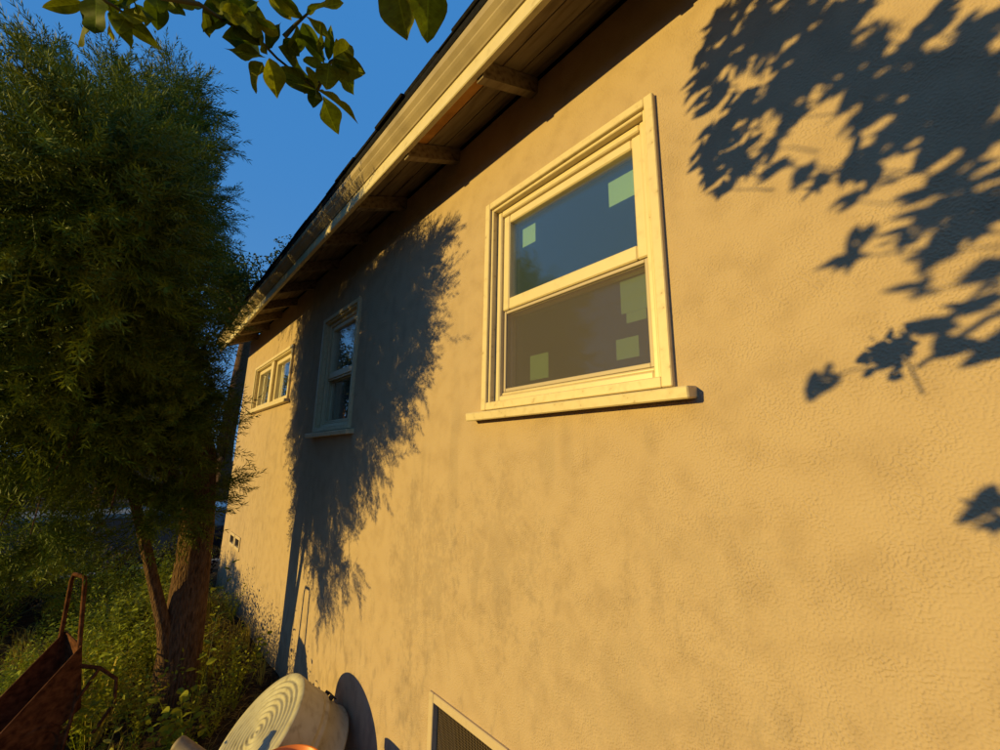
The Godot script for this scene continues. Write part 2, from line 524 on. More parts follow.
# a citrus leaf's blade: pale midrib and side veins, blotches and scars
func leaf_texture() -> ImageTexture:
	var w := 96
	var h := 192
	var im := Image.create(w, h, false, Image.FORMAT_RGB8)
	var n := FastNoiseLite.new()
	n.seed = 61
	n.frequency = 0.03
	for j in h:
		for i in w:
			var u := absf((i + 0.5) / w - 0.5) * 2.0
			var t := (j + 0.5) / h
			var v := 0.80 + 0.16 * n.get_noise_2d(i, j)
			var rib := 1.0 - smoothstep(0.02, 0.075, u)
			var side := absf(fposmod(t * 9.0 - u * 1.5, 1.0) - 0.5) * 2.0
			v += 0.2 * rib + 0.09 * smoothstep(0.72, 0.95, side) * (1.0 - u)
			var scar := smoothstep(0.42, 0.55, n.get_noise_2d(i * 2.3 + 90.0, j * 2.3))
			im.set_pixel(i, j, Color(v, v, v * 0.9).lerp(Color(0.75, 0.6, 0.35), scar * 0.7))
	return ImageTexture.create_from_image(im)

# rain streaks, splashed dirt and rubbed patches on the stucco, over 8 m by 4 m of wall
func stain_texture() -> ImageTexture:
	var w := 1024
	var h := 512
	var im := Image.create(w, h, false, Image.FORMAT_RGB8)
	var streak := FastNoiseLite.new()
	streak.seed = 14
	streak.frequency = 1.0
	streak.fractal_octaves = 4
	var patch := FastNoiseLite.new()
	patch.seed = 15
	patch.frequency = 1.0
	patch.fractal_octaves = 4
	var smear := [[-1.95, 1.15, 0.32, 0.42, 0.9], [-1.35, 1.35, 0.28, 0.35, 0.65], [-2.0, 0.55, 0.12, 0.22, 0.8], [-0.85, 1.0, 0.5, 0.35, 0.45], [-2.9, 0.75, 0.5, 0.35, 0.5], [-0.55, 1.45, 0.25, 0.2, 0.35], [-5.3, 1.3, 0.5, 0.8, 0.5], [-6.2, 1.1, 0.4, 0.7, 0.6], [-0.2, 0.9, 0.25, 0.3, 0.3]]
	for j in h:
		var y := 4.0 * (1.0 - (j + 0.5) / h)
		for i in w:
			var x := -7.6 + 8.0 * (i + 0.5) / w
			var s := streak.get_noise_2d(x * 7.0, y * 0.9)
			var p := patch.get_noise_2d(x * 1.3, y * 1.1)
			var fine := patch.get_noise_2d(x * 14.0 + 50.0, y * 6.0)
			var grainy := patch.get_noise_2d(x * 40.0 + 9.0, y * 26.0)
			var d := smoothstep(0.05, 0.45, s) * smoothstep(0.0, 0.4, p) * 0.22
			for q in smear:
				var e := pow((x - q[0]) / q[2], 2) + pow((y - q[1]) / q[3], 2)
				if e < 1.6:
					d += q[4] * smoothstep(-0.25, 0.5, s * 0.5 + fine * 0.7 + grainy * 0.9 + 0.4 - e * 0.6) * 0.42
			# spatter thrown up by rain along the foot of the wall
			d += smoothstep(0.1, 0.5, fine + 0.45 - y * 0.9) * 0.45
			d = clampf(d, 0, 0.8)
			im.set_pixel(i, j, Color(1.0 - 0.17 * d, 1.0 - 0.16 * d, 1.0 - 0.13 * d))
	# tints are meant as linear shares: the picture is read as sRGB
	return ImageTexture.create_from_image(im)

# ---------------------------------------------------------------- house
# front wall with openings [x0, x1, y0, y1], as rectangles on the grid that their edges make
func pierced_wall(x0: float, x1: float, y0: float, y1: float, holes: Array, depth: float) -> ArrayMesh:
	var st := start()
	var xs := [x0, x1]
	var ys := [y0, y1]
	for q in holes:
		xs.append_array([q[0], q[1]])
		ys.append_array([q[2], q[3]])
	xs.sort()
	ys.sort()
	var v := func(x: float, y: float, z: float, u: float) -> void:
		st.set_uv(Vector2(u, -y))
		st.set_uv2(Vector2((x + 7.6) / 8.0, 1.0 - y / 4.0))
		st.add_vertex(Vector3(x, y, z))
	for i in xs.size() - 1:
		for j in ys.size() - 1:
			var a: float = xs[i]
			var b: float = xs[i + 1]
			var c: float = ys[j]
			var d: float = ys[j + 1]
			if b - a < 1e-4 or d - c < 1e-4:
				continue
			var open := false
			for q in holes:
				if (a + b) / 2 > q[0] and (a + b) / 2 < q[1] and (c + d) / 2 > q[2] and (c + d) / 2 < q[3]:
					open = true
			if open:
				continue
			for k in [[a, d], [b, d], [b, c], [a, d], [b, c], [a, c]]:
				v.call(k[0], k[1], 0.0, k[0])
			for k in [[a, d], [b, c], [b, d], [a, d], [a, c], [b, c]]:
				v.call(k[0], k[1], -depth, k[0])
	var edge := func(a: Vector2, b: Vector2) -> void:
		for k in [[a, 0.0], [b, 0.0], [b, -depth], [a, 0.0], [b, -depth], [a, -depth]]:
			v.call(k[0].x, k[0].y, k[1], k[0].x + k[1])
	for q in holes:
		edge.call(Vector2(q[0], q[2]), Vector2(q[1], q[2]))
		edge.call(Vector2(q[1], q[2]), Vector2(q[1], q[3]))
		edge.call(Vector2(q[1], q[3]), Vector2(q[0], q[3]))
		edge.call(Vector2(q[0], q[3]), Vector2(q[0], q[2]))
	edge.call(Vector2(x0, y1), Vector2(x1, y1))
	edge.call(Vector2(x1, y0), Vector2(x0, y0))
	edge.call(Vector2(x0, y0), Vector2(x0, y1))
	edge.call(Vector2(x1, y1), Vector2(x1, y0))
	st.generate_normals()
	st.generate_tangents()
	return st.commit()

func slab(called: String, lo: Vector3, hi: Vector3, m: String, parent: Node) -> MeshInstance3D:
	var st := start()
	cbox(st, lo, hi, 0.002)
	return build(called, st, M[m], parent)

# a double-hung window: cream wooden casing and sill round a white vinyl unit set back in the wall
func hung_window(house: Node, x0: float, x1: float, y0: float, y1: float, label: String, screened: bool) -> MeshInstance3D:
	var st := start()
	ring(st, x0, x1, y0, y1, 0.034, -0.02, 0.022)
	ring(st, x0 + 0.034, x1 - 0.034, y0, y1 - 0.034, 0.014, -0.06, 0.008, 0.02)
	var win := build("window", st, M.cream_trim_paint, house)
	win.set_meta("label", label)
	var s := start()
	var drop := Transform3D(Basis(Vector3.RIGHT, 0.12), Vector3((x0 + x1) / 2, y0 - 0.004, 0))
	var half := (x1 - x0) / 2 + 0.062
	cbox(s, Vector3(-half, -0.036, -0.012), Vector3(half, 0.0, 0.062), 0.004, drop)
	build("sill", s, M.cream_trim_paint, win)
	# vinyl frame, then the two sashes
	var fx0 := x0 + 0.048
	var fx1 := x1 - 0.048
	var fy0 := y0 + 0.02
	var fy1 := y1 - 0.048
	var f := start()
	ring(f, fx0, fx1, fy0, fy1, 0.030, -0.11, -0.020, 0.044, 0.005)
	cbox(f, Vector3(fx0 + 0.03, fy0 + 0.044, -0.10), Vector3(fx1 - 0.03, fy0 + 0.060, -0.034), 0.006)
	build("frame", f, M.vinyl, win)
	var mid := (fy0 + fy1) / 2 - 0.006
	var up := start()
	ring(up, fx0 + 0.03, fx1 - 0.03, mid - 0.028, fy1 - 0.03, 0.042, -0.088, -0.034, 0.056, 0.005)
	build("upper_sash", up, M.vinyl, win)
	slab("pane", Vector3(fx0 + 0.07, mid + 0.026, -0.058), Vector3(fx1 - 0.07, fy1 - 0.07, -0.052), "glass", win)
	slab("pane", Vector3(fx0 + 0.07, mid + 0.026, -0.076), Vector3(fx1 - 0.07, fy1 - 0.07, -0.070), "glass", win)
	var lo := start()
	ring(lo, fx0 + 0.031, fx1 - 0.031, fy0 + 0.060, mid - 0.030, 0.018, -0.105, -0.074, 0.018, 0.004)
	build("lower_sash", lo, M.vinyl, win)
	slab("pane", Vector3(fx0 + 0.047, fy0 + 0.076, -0.086), Vector3(fx1 - 0.047, mid - 0.046, -0.080), "glass", win)
	slab("pane", Vector3(fx0 + 0.047, fy0 + 0.076, -0.102), Vector3(fx1 - 0.047, mid - 0.046, -0.096), "glass", win)
	if screened:
		var g := start()
		ring(g, fx0 + 0.036, fx1 - 0.036, fy0 + 0.062, mid - 0.031, 0.014, -0.054, -0.040, 0.016, 0.002)
		build("screen_frame", g, M.screen_frame, win)
		slab("insect_screen", Vector3(fx0 + 0.050, fy0 + 0.078, -0.0475), Vector3(fx1 - 0.050, mid - 0.045, -0.0465), "insect_screen", win)
	else:
		var g := start()
		ring(g, fx0 + 0.036, fx1 - 0.036, fy0 + 0.062, mid - 0.031, 0.012, -0.054, -0.042, 0.012, 0.002)
		build("screen_frame", g, M.vinyl, win)
	return win

func make_house() -> void:
	var house := thing("stucco_house", "tan stucco bungalow with white-framed windows and deep wooden eave", "house")
	var L := -7.2
	var R := 3.6
	var holes := [[-1.455, -0.597, 1.93, 2.943], [-3.765, -3.02, 1.93, 2.92], [-6.43, -4.73, 2.34, 2.90], [-1.80, -1.26, 0.36, 0.68], [-6.66, -6.06, 0.62, 0.76]]
	obj("wall", pierced_wall(L, R, -0.4, 3.46, holes, 0.14), M.stucco, house)
	# the other three walls, floor and ceiling close the rooms behind the windows
	slab("side_wall", Vector3(L, -0.4, -7.0), Vector3(L + 0.14, 3.46, -0.142), "stucco", house)
	slab("side_wall", Vector3(R - 0.14, -0.4, -7.0), Vector3(R, 3.46, -0.142), "stucco", house)
	slab("back_wall", Vector3(L + 0.142, -0.4, -7.0), Vector3(R - 0.142, 3.46, -6.86), "stucco", house)
	slab("floor", Vector3(L + 0.142, 0.80, -6.858), Vector3(R - 0.142, 0.95, -0.142), "room_floor", house)
	slab("ceiling", Vector3(L + 0.142, 3.30, -6.858), Vector3(R - 0.142, 3.42, -0.142), "room_paint", house)
	slab("partition", Vector3(-2.35, 0.952, -6.85), Vector3(-2.25, 3.298, -0.144), "room_paint", house)
	slab("partition", Vector3(-4.35, 0.952, -6.85), Vector3(-4.25, 3.298, -0.144), "room_paint", house)
	slab("partition", Vector3(-2.248, 0.952, -4.1), Vector3(R - 0.145, 3.298, -4.0), "room_paint", house)
	slab("partition", Vector3(L + 0.145, 0.952, -4.1), Vector3(-4.352, 3.298, -4.0), "room_paint", house)

	# eave: rafter tails, roof boards over them, fascia and moulding, shingles
	var slope := 0.45
	var k := 0
	var x := -6.69
	while x < R:
		var st := start()
		extrude_x(st, [Vector2(0.0, 3.395), Vector2(0.324, 3.395 - 0.324 * slope), Vector2(0.324, 3.395 - 0.324 * slope + 0.085), Vector2(0.0, 3.48)], x - 0.021, x + 0.021)
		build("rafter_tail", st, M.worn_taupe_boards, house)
		x += 0.615
		k += 1
	for i in 3:
		var z0 := 0.002 + i * 0.109
		for seg in [[L - 0.14, -4.2], [-4.19, -1.78], [-1.775, -1.19], [-1.185, 1.4], [1.405, R]]:
			if i == 2 and seg[0] == -1.775:
				continue
			var st := start()
			var o := 3.486
			extrude_x(st, [Vector2(z0, o - z0 * slope), Vector2(z0 + 0.103, o - (z0 + 0.103) * slope), Vector2(z0 + 0.103, o + 0.018 - (z0 + 0.103) * slope), Vector2(z0, o + 0.018 - z0 * slope)], seg[0], seg[1])
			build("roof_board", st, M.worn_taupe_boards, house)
	var nb := start()
	extrude_x(nb, [Vector2(0.22, 3.486 - 0.22 * slope), Vector2(0.323, 3.486 - 0.323 * slope), Vector2(0.323, 3.504 - 0.323 * slope), Vector2(0.22, 3.504 - 0.22 * slope)], -1.775, -1.19)
	build("roof_board", nb, M.bare_wood, house).set_meta("label", "short orange board of bare new wood")
	for seg in [[L - 0.15, -3.93], [-3.926, 0.62], [0.624, R]]:
		var st := start()
		cbox(st, Vector3(seg[0], 3.263, 0.327), Vector3(seg[1], 3.450, 0.355), 0.004)
		build("fascia_board", st, M.eave_paint, house)
	var mo := start()
	extrude_x(mo, [Vector2(0.3555, 3.336), Vector2(0.362, 3.336), Vector2(0.366, 3.343), Vector2(0.385, 3.361), Vector2(0.394, 3.372), Vector2(0.395, 3.380), Vector2(0.411, 3.398), Vector2(0.415, 3.427), Vector2(0.3555, 3.447)], L - 0.152, R)
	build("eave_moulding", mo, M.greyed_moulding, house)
	# roof planes with a layered edge of shingles
	var rf := start()
	var zr := -3.5
	var y0 := 3.510
	extrude_x(rf, [Vector2(0.418, 3.472), Vector2(0.39, 3.492), Vector2(zr, y0 - zr * slope + 0.145), Vector2(-7.4, y0 - zr * slope + 0.145 + (-7.4 - zr) * slope), Vector2(-7.4, y0 - zr * slope + 0.115 + (-7.4 - zr) * slope), Vector2(zr, y0 - zr * slope), Vector2(0.358, 3.455), Vector2(0.417, 3.430), Vector2(0.420, 3.445)], L - 0.14, R + 0.1)
	var roof := build("roof", rf, M.shingle, house)
	# gable ends under the roof
	for gx in [L + 0.002, R - 0.142]:
		var ge := start()
		extrude_x(ge, [Vector2(-0.002, 3.462), Vector2(zr, 3.462 - zr * slope - 0.02), Vector2(-6.998, 3.462)], gx, gx + 0.14)
		build("gable_wall", ge, M.stucco, house)
	var variants := []
	for v in 4:
		var st := start()
		cbox(st, Vector3(0, -0.005 - 0.002 * v, -0.3), Vector3(0.296, 0.004 + 0.0015 * v, 0.012 * ((v * 7) % 3) / 2.0), 0.002)
		variants.append(done(st))
	var sx := L - 0.14
	var n := 0
	rng.seed = 77
	while sx < R - 0.2:
		for layer in 2:
			var o := obj("shingle", variants[rng.randi() % 4], M.shingle, roof)
			o.position = Vector3(sx + (0.0 if layer == 0 else 0.11), 3.478 + 0.010 * layer + rng.randf_range(0, 0.004), 0.424 + rng.randf_range(-0.003, 0.006) - 0.008 * layer)
			o.rotation.x = 0.42
		sx += 0.3
		n += 1

	# windows
	var w1 := hung_window(house, -1.476, -0.576, 1.93, 2.962, "cream-framed window with green film squares and insect screen below", true)
	for q in [[-0.828, -0.712, 2.683, 2.79, -0.0778], [-1.31, -1.226, 2.705, 2.80, -0.0778], [-1.285, -1.176, 2.06, 2.172, -0.1035], [-0.84, -0.748, 2.075, 2.152, -0.1035]]:
		var st := start()
		cbox(st, Vector3(q[0], q[2], q[4] - 0.001), Vector3(q[1], q[3], q[4]), 0.0002)
		build("film_square", st, M.protective_film, w1)
	for q in [[-0.812, -0.705, 2.245, 2.375], [-0.792, -0.712, 2.205, 2.245]]:
		var st := start()
		cbox(st, Vector3(q[0], q[2], -0.1045), Vector3(q[1], q[3] - 0.0005, -0.1035), 0.0002)
		build("film_square", st, M.protective_film, w1)
	hung_window(house, -3.785, -3.0, 1.93, 2.94, "dim window in the tree's shade with bare glass", false)

	# wide low window of two sliding sashes with drawn curtains
	var a := -6.45
	var b := -4.71
	var st3 := start()
	ring(st3, a, b, 2.32, 2.92, 0.034, -0.02, 0.022)
	ring(st3, a + 0.034, b - 0.034, 2.32, 2.886, 0.014, -0.06, 0.008, 0.02)
	var w3 := build("window", st3, M.cream_trim_paint, house)
	w3.set_meta("label", "wide low window with two sashes and drawn curtains")
	var sl := start()
	cbox(sl, Vector3(a - 0.05, 2.284, -0.012), Vector3(b + 0.05, 2.318, 0.058), 0.004)
	build("sill", sl, M.cream_trim_paint, w3)
	var mu := start()
	cbox(mu, Vector3(-5.635, 2.345, -0.10), Vector3(-5.525, 2.870, 0.004), 0.005)
	build("mullion", mu, M.cream_trim_paint, w3)
	for s in [[a + 0.05, -5.637], [-5.523, b - 0.05]]:
		var ss := start()
		ring(ss, s[0], s[1], 2.345, 2.868, 0.05, -0.09, -0.03, 0.05, 0.005)
		build("sash", ss, M.vinyl, w3)
		slab("pane", Vector3(s[0] + 0.048, 2.393, -0.064), Vector3(s[1] - 0.048, 2.820, -0.058), "glass", w3)
		var cu := start()
		var px: float = s[0] + 0.02
		var e: float = s[1] - 0.16
		cu.set_smooth_group(0)
		var nn := 40
		for i in nn:
			var x1 := lerpf(px, e, float(i) / nn)
			var x2 := lerpf(px, e, float(i + 1) / nn)
			var z1 := -0.17 + 0.018 * sin(x1 * 74.0) + 0.006 * sin(x1 * 31.0)
			var z2 := -0.17 + 0.018 * sin(x2 * 74.0) + 0.006 * sin(x2 * 31.0)
			quad(cu, Vector3(x1, 2.95, z1), Vector3(x2, 2.95, z2), Vector3(x2, 2.2, z2), Vector3(x1, 2.2, z1))
		build("curtain", cu, M.curtain, w3)

	# crawl-space vents
	vent(house, -1.81, -1.25, 0.345, 0.69, 0.0095, "cream-framed crawl-space vent with rusty wire mesh")
	vent(house, -6.67, -6.37, 0.61, 0.77, 0.014, "small crawl-space vent near the far corner")
	vent(house, -6.345, -6.05, 0.61, 0.77, 0.014, "small crawl-space vent near the far corner")

func vent(house: Node, x0: float, x1: float, y0: float, y1: float, pitch: float, label: String) -> void:
	var st := start()
	ring(st, x0, x1, y0, y1, 0.036, -0.05, 0.012)
	var v := build("vent", st, M.stucco_frame, house)
	v.set_meta("label", label)
	var g := start()
	var x := x0 + 0.036
	while x < x1 - 0.036:
		cbox(g, Vector3(x, y0 + 0.034, -0.018), Vector3(x + 0.0022, y1 - 0.034, -0.016), 0.0002)
		x += pitch
	var y := y0 + 0.036
	while y < y1 - 0.036:
		cbox(g, Vector3(x0 + 0.034, y, -0.0205), Vector3(x1 - 0.034, y + 0.0022, -0.0185), 0.0002)
		y += pitch
	var o := build("wire_mesh", g, M.vent_mesh, v)
	o.set_meta("kind", "stuff")

# ---------------------------------------------------------------- plants
const CROWN := [[-3.02,2.78,1.46,0.63],[-3.80,1.96,1.25,0.65],[-2.97,3.04,1.52,0.63],[-3.98,1.98,1.22,0.65],[-4.20,2.87,1.29,0.65],[-4.61,3.07,2.00,0.65],[-3.15,3.29,1.56,0.65],[-3.49,2.09,1.41,0.65],[-4.45,2.75,1.45,0.65],[-3.28,2.58,2.08,0.64],[-4.51,2.17,2.33,0.64],[-3.80,3.75,1.47,0.66],[-4.89,3.33,2.22,0.62],[-4.05,1.92,1.50,0.64],[-2.72,3.07,1.52,0.49],[-3.39,2.27,1.69,0.64],[-4.37,2.43,1.15,0.59],[-3.62,3.32,1.43,0.65],[-3.90,1.82,1.61,0.55],[-2.98,2.61,1.46,0.62],[-4.28,4.48,1.52,0.61],[-4.25,1.84,1.38,0.51],[-3.81,1.96,1.85,0.61],[-4.31,2.33,1.32,0.65],[-2.89,2.93,1.64,0.58],[-3.57,4.04,1.32,0.38],[-3.85,2.27,1.18,0.61],[-4.18,1.77,1.43,0.51],[-3.35,2.24,1.67,0.63],[-4.51,2.78,1.35,0.60],[-3.71,3.84,1.60,0.60],[-3.81,2.02,1.12,0.59],[-3.72,2.94,1.35,0.63],[-4.71,3.34,1.67,0.62],[-3.57,3.22,1.43,0.39],[-5.50,3.95,1.20,0.60],[-6.10,4.10,1.40,0.60],[-5.20,4.40,1.10,0.55],[-5.50,4.00,2.00,0.70],[-6.30,4.40,0.95,0.50],[-5.90,4.60,1.90,0.60],[-3.92,3.15,0.92,0.22],[-3.95,2.65,0.84,0.24],[-4.05,2.20,0.72,0.22],[-4.00,3.60,1.02,0.25],[-3.75,4.20,1.16,0.25],[-4.02,4.35,1.96,0.28],[-3.80,4.56,1.30,0.25],[-3.80,4.50,1.14,0.16]]
# thin drooping sprays under the crown
const DROOP := [[-3.3,1.38,1.5,0.26],[-3.55,1.3,1.65,0.3],[-3.8,1.28,1.5,0.28],[-4.05,1.3,1.8,0.32],[-3.9,1.2,2.0,0.3],[-4.15,1.35,0.75,0.2],[-4.1,1.6,0.62,0.16],[-3.6,1.2,1.3,0.2],[-3.85,1.42,0.85,0.24],[-3.95,1.28,0.78,0.2],[-3.8,1.25,1.05,0.24],[-3.95,1.5,0.7,0.22],[-3.75,1.45,1.0,0.25]]

func sprig_mesh(sd: int) -> ArrayMesh:
	var r := RandomNumberGenerator.new()
	r.seed = sd
	var st := start()
	var n := 24
	for i in n:
		var t := (i + 0.6) / n
		var base := Vector3(0, 0.17 * t, -0.02 * t * t)
		var a := i * 2.4 + r.randf_range(-0.4, 0.4)
		var out := Vector3(cos(a), 0, sin(a))
		var rise := lerpf(0.35, 1.3, t) + r.randf_range(-0.15, 0.25)
		var l := r.randf_range(0.042, 0.068) * (1.0 - 0.3 * t)
		var tip := base + (out + Vector3.UP * rise).normalized() * l
		blade(st, base, tip, 0.0072, out.cross(Vector3.UP) + Vector3.UP * r.randf_range(-0.4, 0.4))
	tri(st, Vector3(-0.0015, 0, 0), Vector3(0.0015, 0, 0), Vector3(0, 0.17, -0.02))
	return done(st)

func make_fern_pine() -> void:
	rng.seed = 5
	var tree := thing("fern_pine_tree", "dense dark fern pine beside the house with narrow leaves", "tree")
	var st := start()
	tube(st, [Vector3(-4.20, -0.15, 0.66), Vector3(-4.18, 0.12, 0.67), Vector3(-4.17, 0.5, 0.675), Vector3(-4.17, 1.1, 0.68), Vector3(-4.14, 1.7, 0.74), Vector3(-4.05, 2.3, 0.92), Vector3(-3.95, 3.1, 1.12), Vector3(-3.95, 3.9, 1.22), Vector3(-4.05, 4.7, 1.25)], [0.18, 0.145, 0.128, 0.118, 0.105, 0.085, 0.06, 0.04, 0.012], 16, 0.08, 3)
	build("trunk", st, M.bark, tree)
	var s2 := start()
	tube(s2, [Vector3(-4.12, 0.18, 0.74), Vector3(-4.10, 0.5, 0.80), Vector3(-4.08, 0.8, 0.90), Vector3(-4.05, 1.2, 1.03), Vector3(-4.0, 1.7, 1.2), Vector3(-3.9, 2.2, 1.35)], [0.05, 0.042, 0.037, 0.033, 0.028, 0.015], 12, 0.08, 4)
	build("trunk", s2, M.bark, tree)
	var where := []
	var tints := []
	var clumps := CROWN + DROOP
	for i in clumps.size():
		var q: Array = clumps[i]
		var thin := i >= CROWN.size()
		var c := Vector3(q[0], q[1], q[2])
		# a limb from the trunk into the clump
		var root := Vector3(-4.0, clampf(c.y - 0.5, 1.3, 3.9), lerpf(0.72, 1.2, clampf((c.y - 1.2) / 2.5, 0, 1)))
		var lb := start()
		if thin:
			root = c + Vector3(-0.12, 0.55, -0.1)
		var mid := root.lerp(c, 0.55) + Vector3(0, -0.08, 0) + rvec() * 0.06
		var tip: Vector3 = c + (c - mid).normalized() * q[3] * 0.3
		tube(lb, [root, mid, c, tip], [0.005, 0.004, 0.003, 0.002] if thin else [0.03, 0.02, 0.01, 0.003], 7, 0.1, i)
		build("limb", lb, M.bark, tree)
		# twigs fan out from the limb, sprigs along each twig
		var count := int((11 if thin else 47) * pow(q[3] / 0.6, 2)) + (4 if thin else 0)
		for k in count:
			var d := rvec()
			d = (d + Vector3(0.0, 0.18, 0.0)).normalized()
			var reach: float = q[3] * rng.randf_range(0.66, 1.0)
			var growth := rng.randf()
			var shade := rng.randf_range(0.75, 1.25)
			for s in 13:
				var t := rng.randf_range(0.35, 1.0) if s > 0 else 1.0
				var p := c + d * reach * t + rvec() * 0.055 - Vector3.UP * 0.05 * t * t
				var along := (d * 1.1 + rvec() * 0.75 - Vector3.UP * 0.1).normalized()
				where.append(Transform3D(aim(along, rvec(), rng.randf_range(0.7, 1.15)), p))
				# one leaf green, each twig a little lighter or yellower by chance
				tints.append(Color(0.088, 0.128, 0.012).lerp(Color(0.13, 0.155, 0.013), growth) * shade)
	scatter("crown", [sprig_mesh(40), sprig_mesh(41), sprig_mesh(42)], M.needle_leaf, where, tints, tree)

func citrus_leaf_tint() -> Color:
	var s := rng.randf_range(0.75, 1.25)
	return Color(0.13, 0.20, 0.016).lerp(Color(0.34, 0.36, 0.022), pow(rng.randf(), 2.0)) * s

func make_citrus() -> void:
	rng.seed = 11
	var tree := thing("citrus_tree", "citrus tree with a glossy leafy branch overhanging the yard", "tree")
	var st := start()
	tube(st, [Vector3(0.62, -0.3, 3.2), Vector3(0.6, 0.3, 3.18), Vector3(0.52, 1.0, 3.1), Vector3(0.46, 1.7, 3.0)], [0.13, 0.10, 0.085, 0.08], 14, 0.06, 1)
	build("trunk", st, M.bark, tree)
	var limbs := [[Vector3(0.46, 1.65, 3.0), Vector3(0.1, 2.3, 2.5), Vector3(-0.45, 2.75, 1.95), Vector3(-0.72, 3.0, 1.75)], [Vector3(0.46, 1.65, 3.0), Vector3(0.3, 2.0, 2.6), Vector3(-0.1, 2.35, 2.1), Vector3(-0.42, 2.55, 1.8)], [Vector3(0.46, 1.65, 3.0), Vector3(0.5, 2.6, 2.8), Vector3(0.3, 3.3, 2.5)], [Vector3(-0.1, 2.35, 2.1), Vector3(-0.3, 2.33, 1.85), Vector3(-0.43, 2.24, 1.58), Vector3(-0.472, 2.125, 1.36)]]
	for l in limbs.size():
		var lb := start()
		var rad := []
		for i in limbs[l].size():
			rad.append([0.05, 0.035, 0.018, 0.006][i] if l < 3 else [0.012, 0.009, 0.006, 0.004][i])
		tube(lb, limbs[l], rad, 8, 0.05, l)
		build("limb", lb, M.bark, tree)
	# the leafy spray that shows against the sky
	var sp := start()
	for t in SPRAY:
		var rad := []
		for i in t.size():
			rad.append(lerpf(0.0026, 0.0011, float(i) / (t.size() - 1)))
		tube(sp, t.map(func(v): return Vector3(v[0], v[1], v[2])), rad, 6)
	var br := build("branch", sp, M.green_twig, tree)
	# the drawn leaves, and smaller ones that fill the spray
	var all := LEAVES.duplicate()
	for t in SPRAY:
		for i in t.size() - 1:
			for k in (3 if i > 0 else 0):
				var p := Vector3(t[i][0], t[i][1], t[i][2]).lerp(Vector3(t[i + 1][0], t[i + 1][1], t[i + 1][2]), rng.randf())
				var e := p + (rvec() + Vector3(0, -0.35, 0)).normalized() * rng.randf_range(0.022, 0.036)
				all.append([p.x, p.y, p.z, e.x, e.y, e.z, rng.randf_range(0.011, 0.017)])
	for q in all:
		var a := Vector3(q[0], q[1], q[2])
		var b := Vector3(q[3], q[4], q[5])
		var l := a.distance_to(b)
		var facing := (Vector3(0.0, 0.35, 0.0) + rvec() * 0.75 + Vector3(0.75, -0.45, 0.15)).normalized()
		var me := leaf_mesh(l * 1.06, q[6] * 1.2, rng.randf_range(0.05, 0.6), rng.randf_range(-0.2, 0.35), rng.randf_range(-0.6, 0.6), 10, rng.randf_range(0.72, 0.95))
		var m := StandardMaterial3D.new()
		m.resource_name = "spray_leaf"
		var c := citrus_leaf_tint()
		m.albedo_color = lin(c.r, c.g, c.b)
		m.albedo_texture = M.leaf_veins
		m.roughness = 0.5
		m.metallic_specular = 0.18
		m.backlight_enabled = true
		m.backlight = Color(0.85, 0.85, 0.6)
		var o := obj("leaf", me, m, br)
		o.transform = Transform3D(aim(b - a, facing), a)
	# the rest of the crown, over and behind the photographer
	var where := []
	var tints := []
	var tw := start()
	for q in SHADE:
		var n := maxi(5, int(pow(q[2] / 0.03, 2) * 10.0))
		var z := rng.randf_range(1.6, 2.25)
		if q[0] < -0.3:
			z = rng.randf_range(1.56, 1.75)
		var mid := Vector3(q[0], q[1], 0) + SUN * z
		var from: Vector3 = limbs[0][2] if q[1] > 2.6 else limbs[1][2]
		var back := mid + (from - mid).normalized() * 0.13
		tube(tw, [back, back.lerp(mid, 0.5) + rvec() * 0.012, mid], [0.003, 0.002, 0.001], 5)
		for i in n:
			var o := Vector2(rng.randf_range(-1, 1), rng.randf_range(-1, 1))
			if o.length() > 1:
				o = o.normalized() * rng.randf()
			var p := Vector3(q[0] + o.x * q[2], q[1] + o.y * q[2], 0) + SUN * (z + rng.randf_range(-0.12, 0.12))
			var along := Vector3(-0.8, -0.5, -0.1) + rvec() * 0.6
			where.append(Transform3D(aim(along, SUN + rvec() * 1.3, rng.randf_range(0.55, 1.15)), p - along.normalized() * 0.035))
			tints.append(citrus_leaf_tint())
	var tries := 0
	while tries < 9000:
		tries += 1
		var p := Vector3(0.75, 3.05, 2.9) + rvec() * pow(rng.randf(), 0.4) * Vector3(1.5, 1.15, 1.35)  # crown enlarged out of view to block sky light on the right wall
		if p.x - SUN.x * -p.z < 0.22 and p.y - SUN.y * p.z < 3.35:
			continue
		where.append(Transform3D(aim(rvec() - Vector3.UP * 0.4, rvec(), rng.randf_range(0.7, 1.15)), p))
		tints.append(citrus_leaf_tint())
	build("twigs", tw, M.green_twig, tree).set_meta("kind", "stuff")
	scatter("crown", [leaf_mesh(0.082, 0.028, 0.25, 0.12), leaf_mesh(0.075, 0.031, 0.4, 0.05), leaf_mesh(0.09, 0.026, 0.15, 0.25)], M.citrus_leaf, where, tints, tree)

func clump_mesh(sd: int, n: int, spread: float, l: float, w: float) -> ArrayMesh:
	var r := RandomNumberGenerator.new()
	r.seed = sd
	var st := start()
	for i in n:
		var p := Vector3(r.randf_range(-1, 1), r.randf_range(-1, 1), r.randf_range(-1, 1)) * spread
		var d := Vector3(r.randf_range(-1, 1), r.randf_range(-0.8, 1), r.randf_range(-1, 1)).normalized()
		leaf_into(st, Transform3D(aim(d, Vector3(r.randf_range(-1, 1), r.randf_range(-1, 1), r.randf_range(-1, 1))), p), l * r.randf_range(0.7, 1.2), w, 0.2, 0.1, 0.0, 3)
	return done(st)

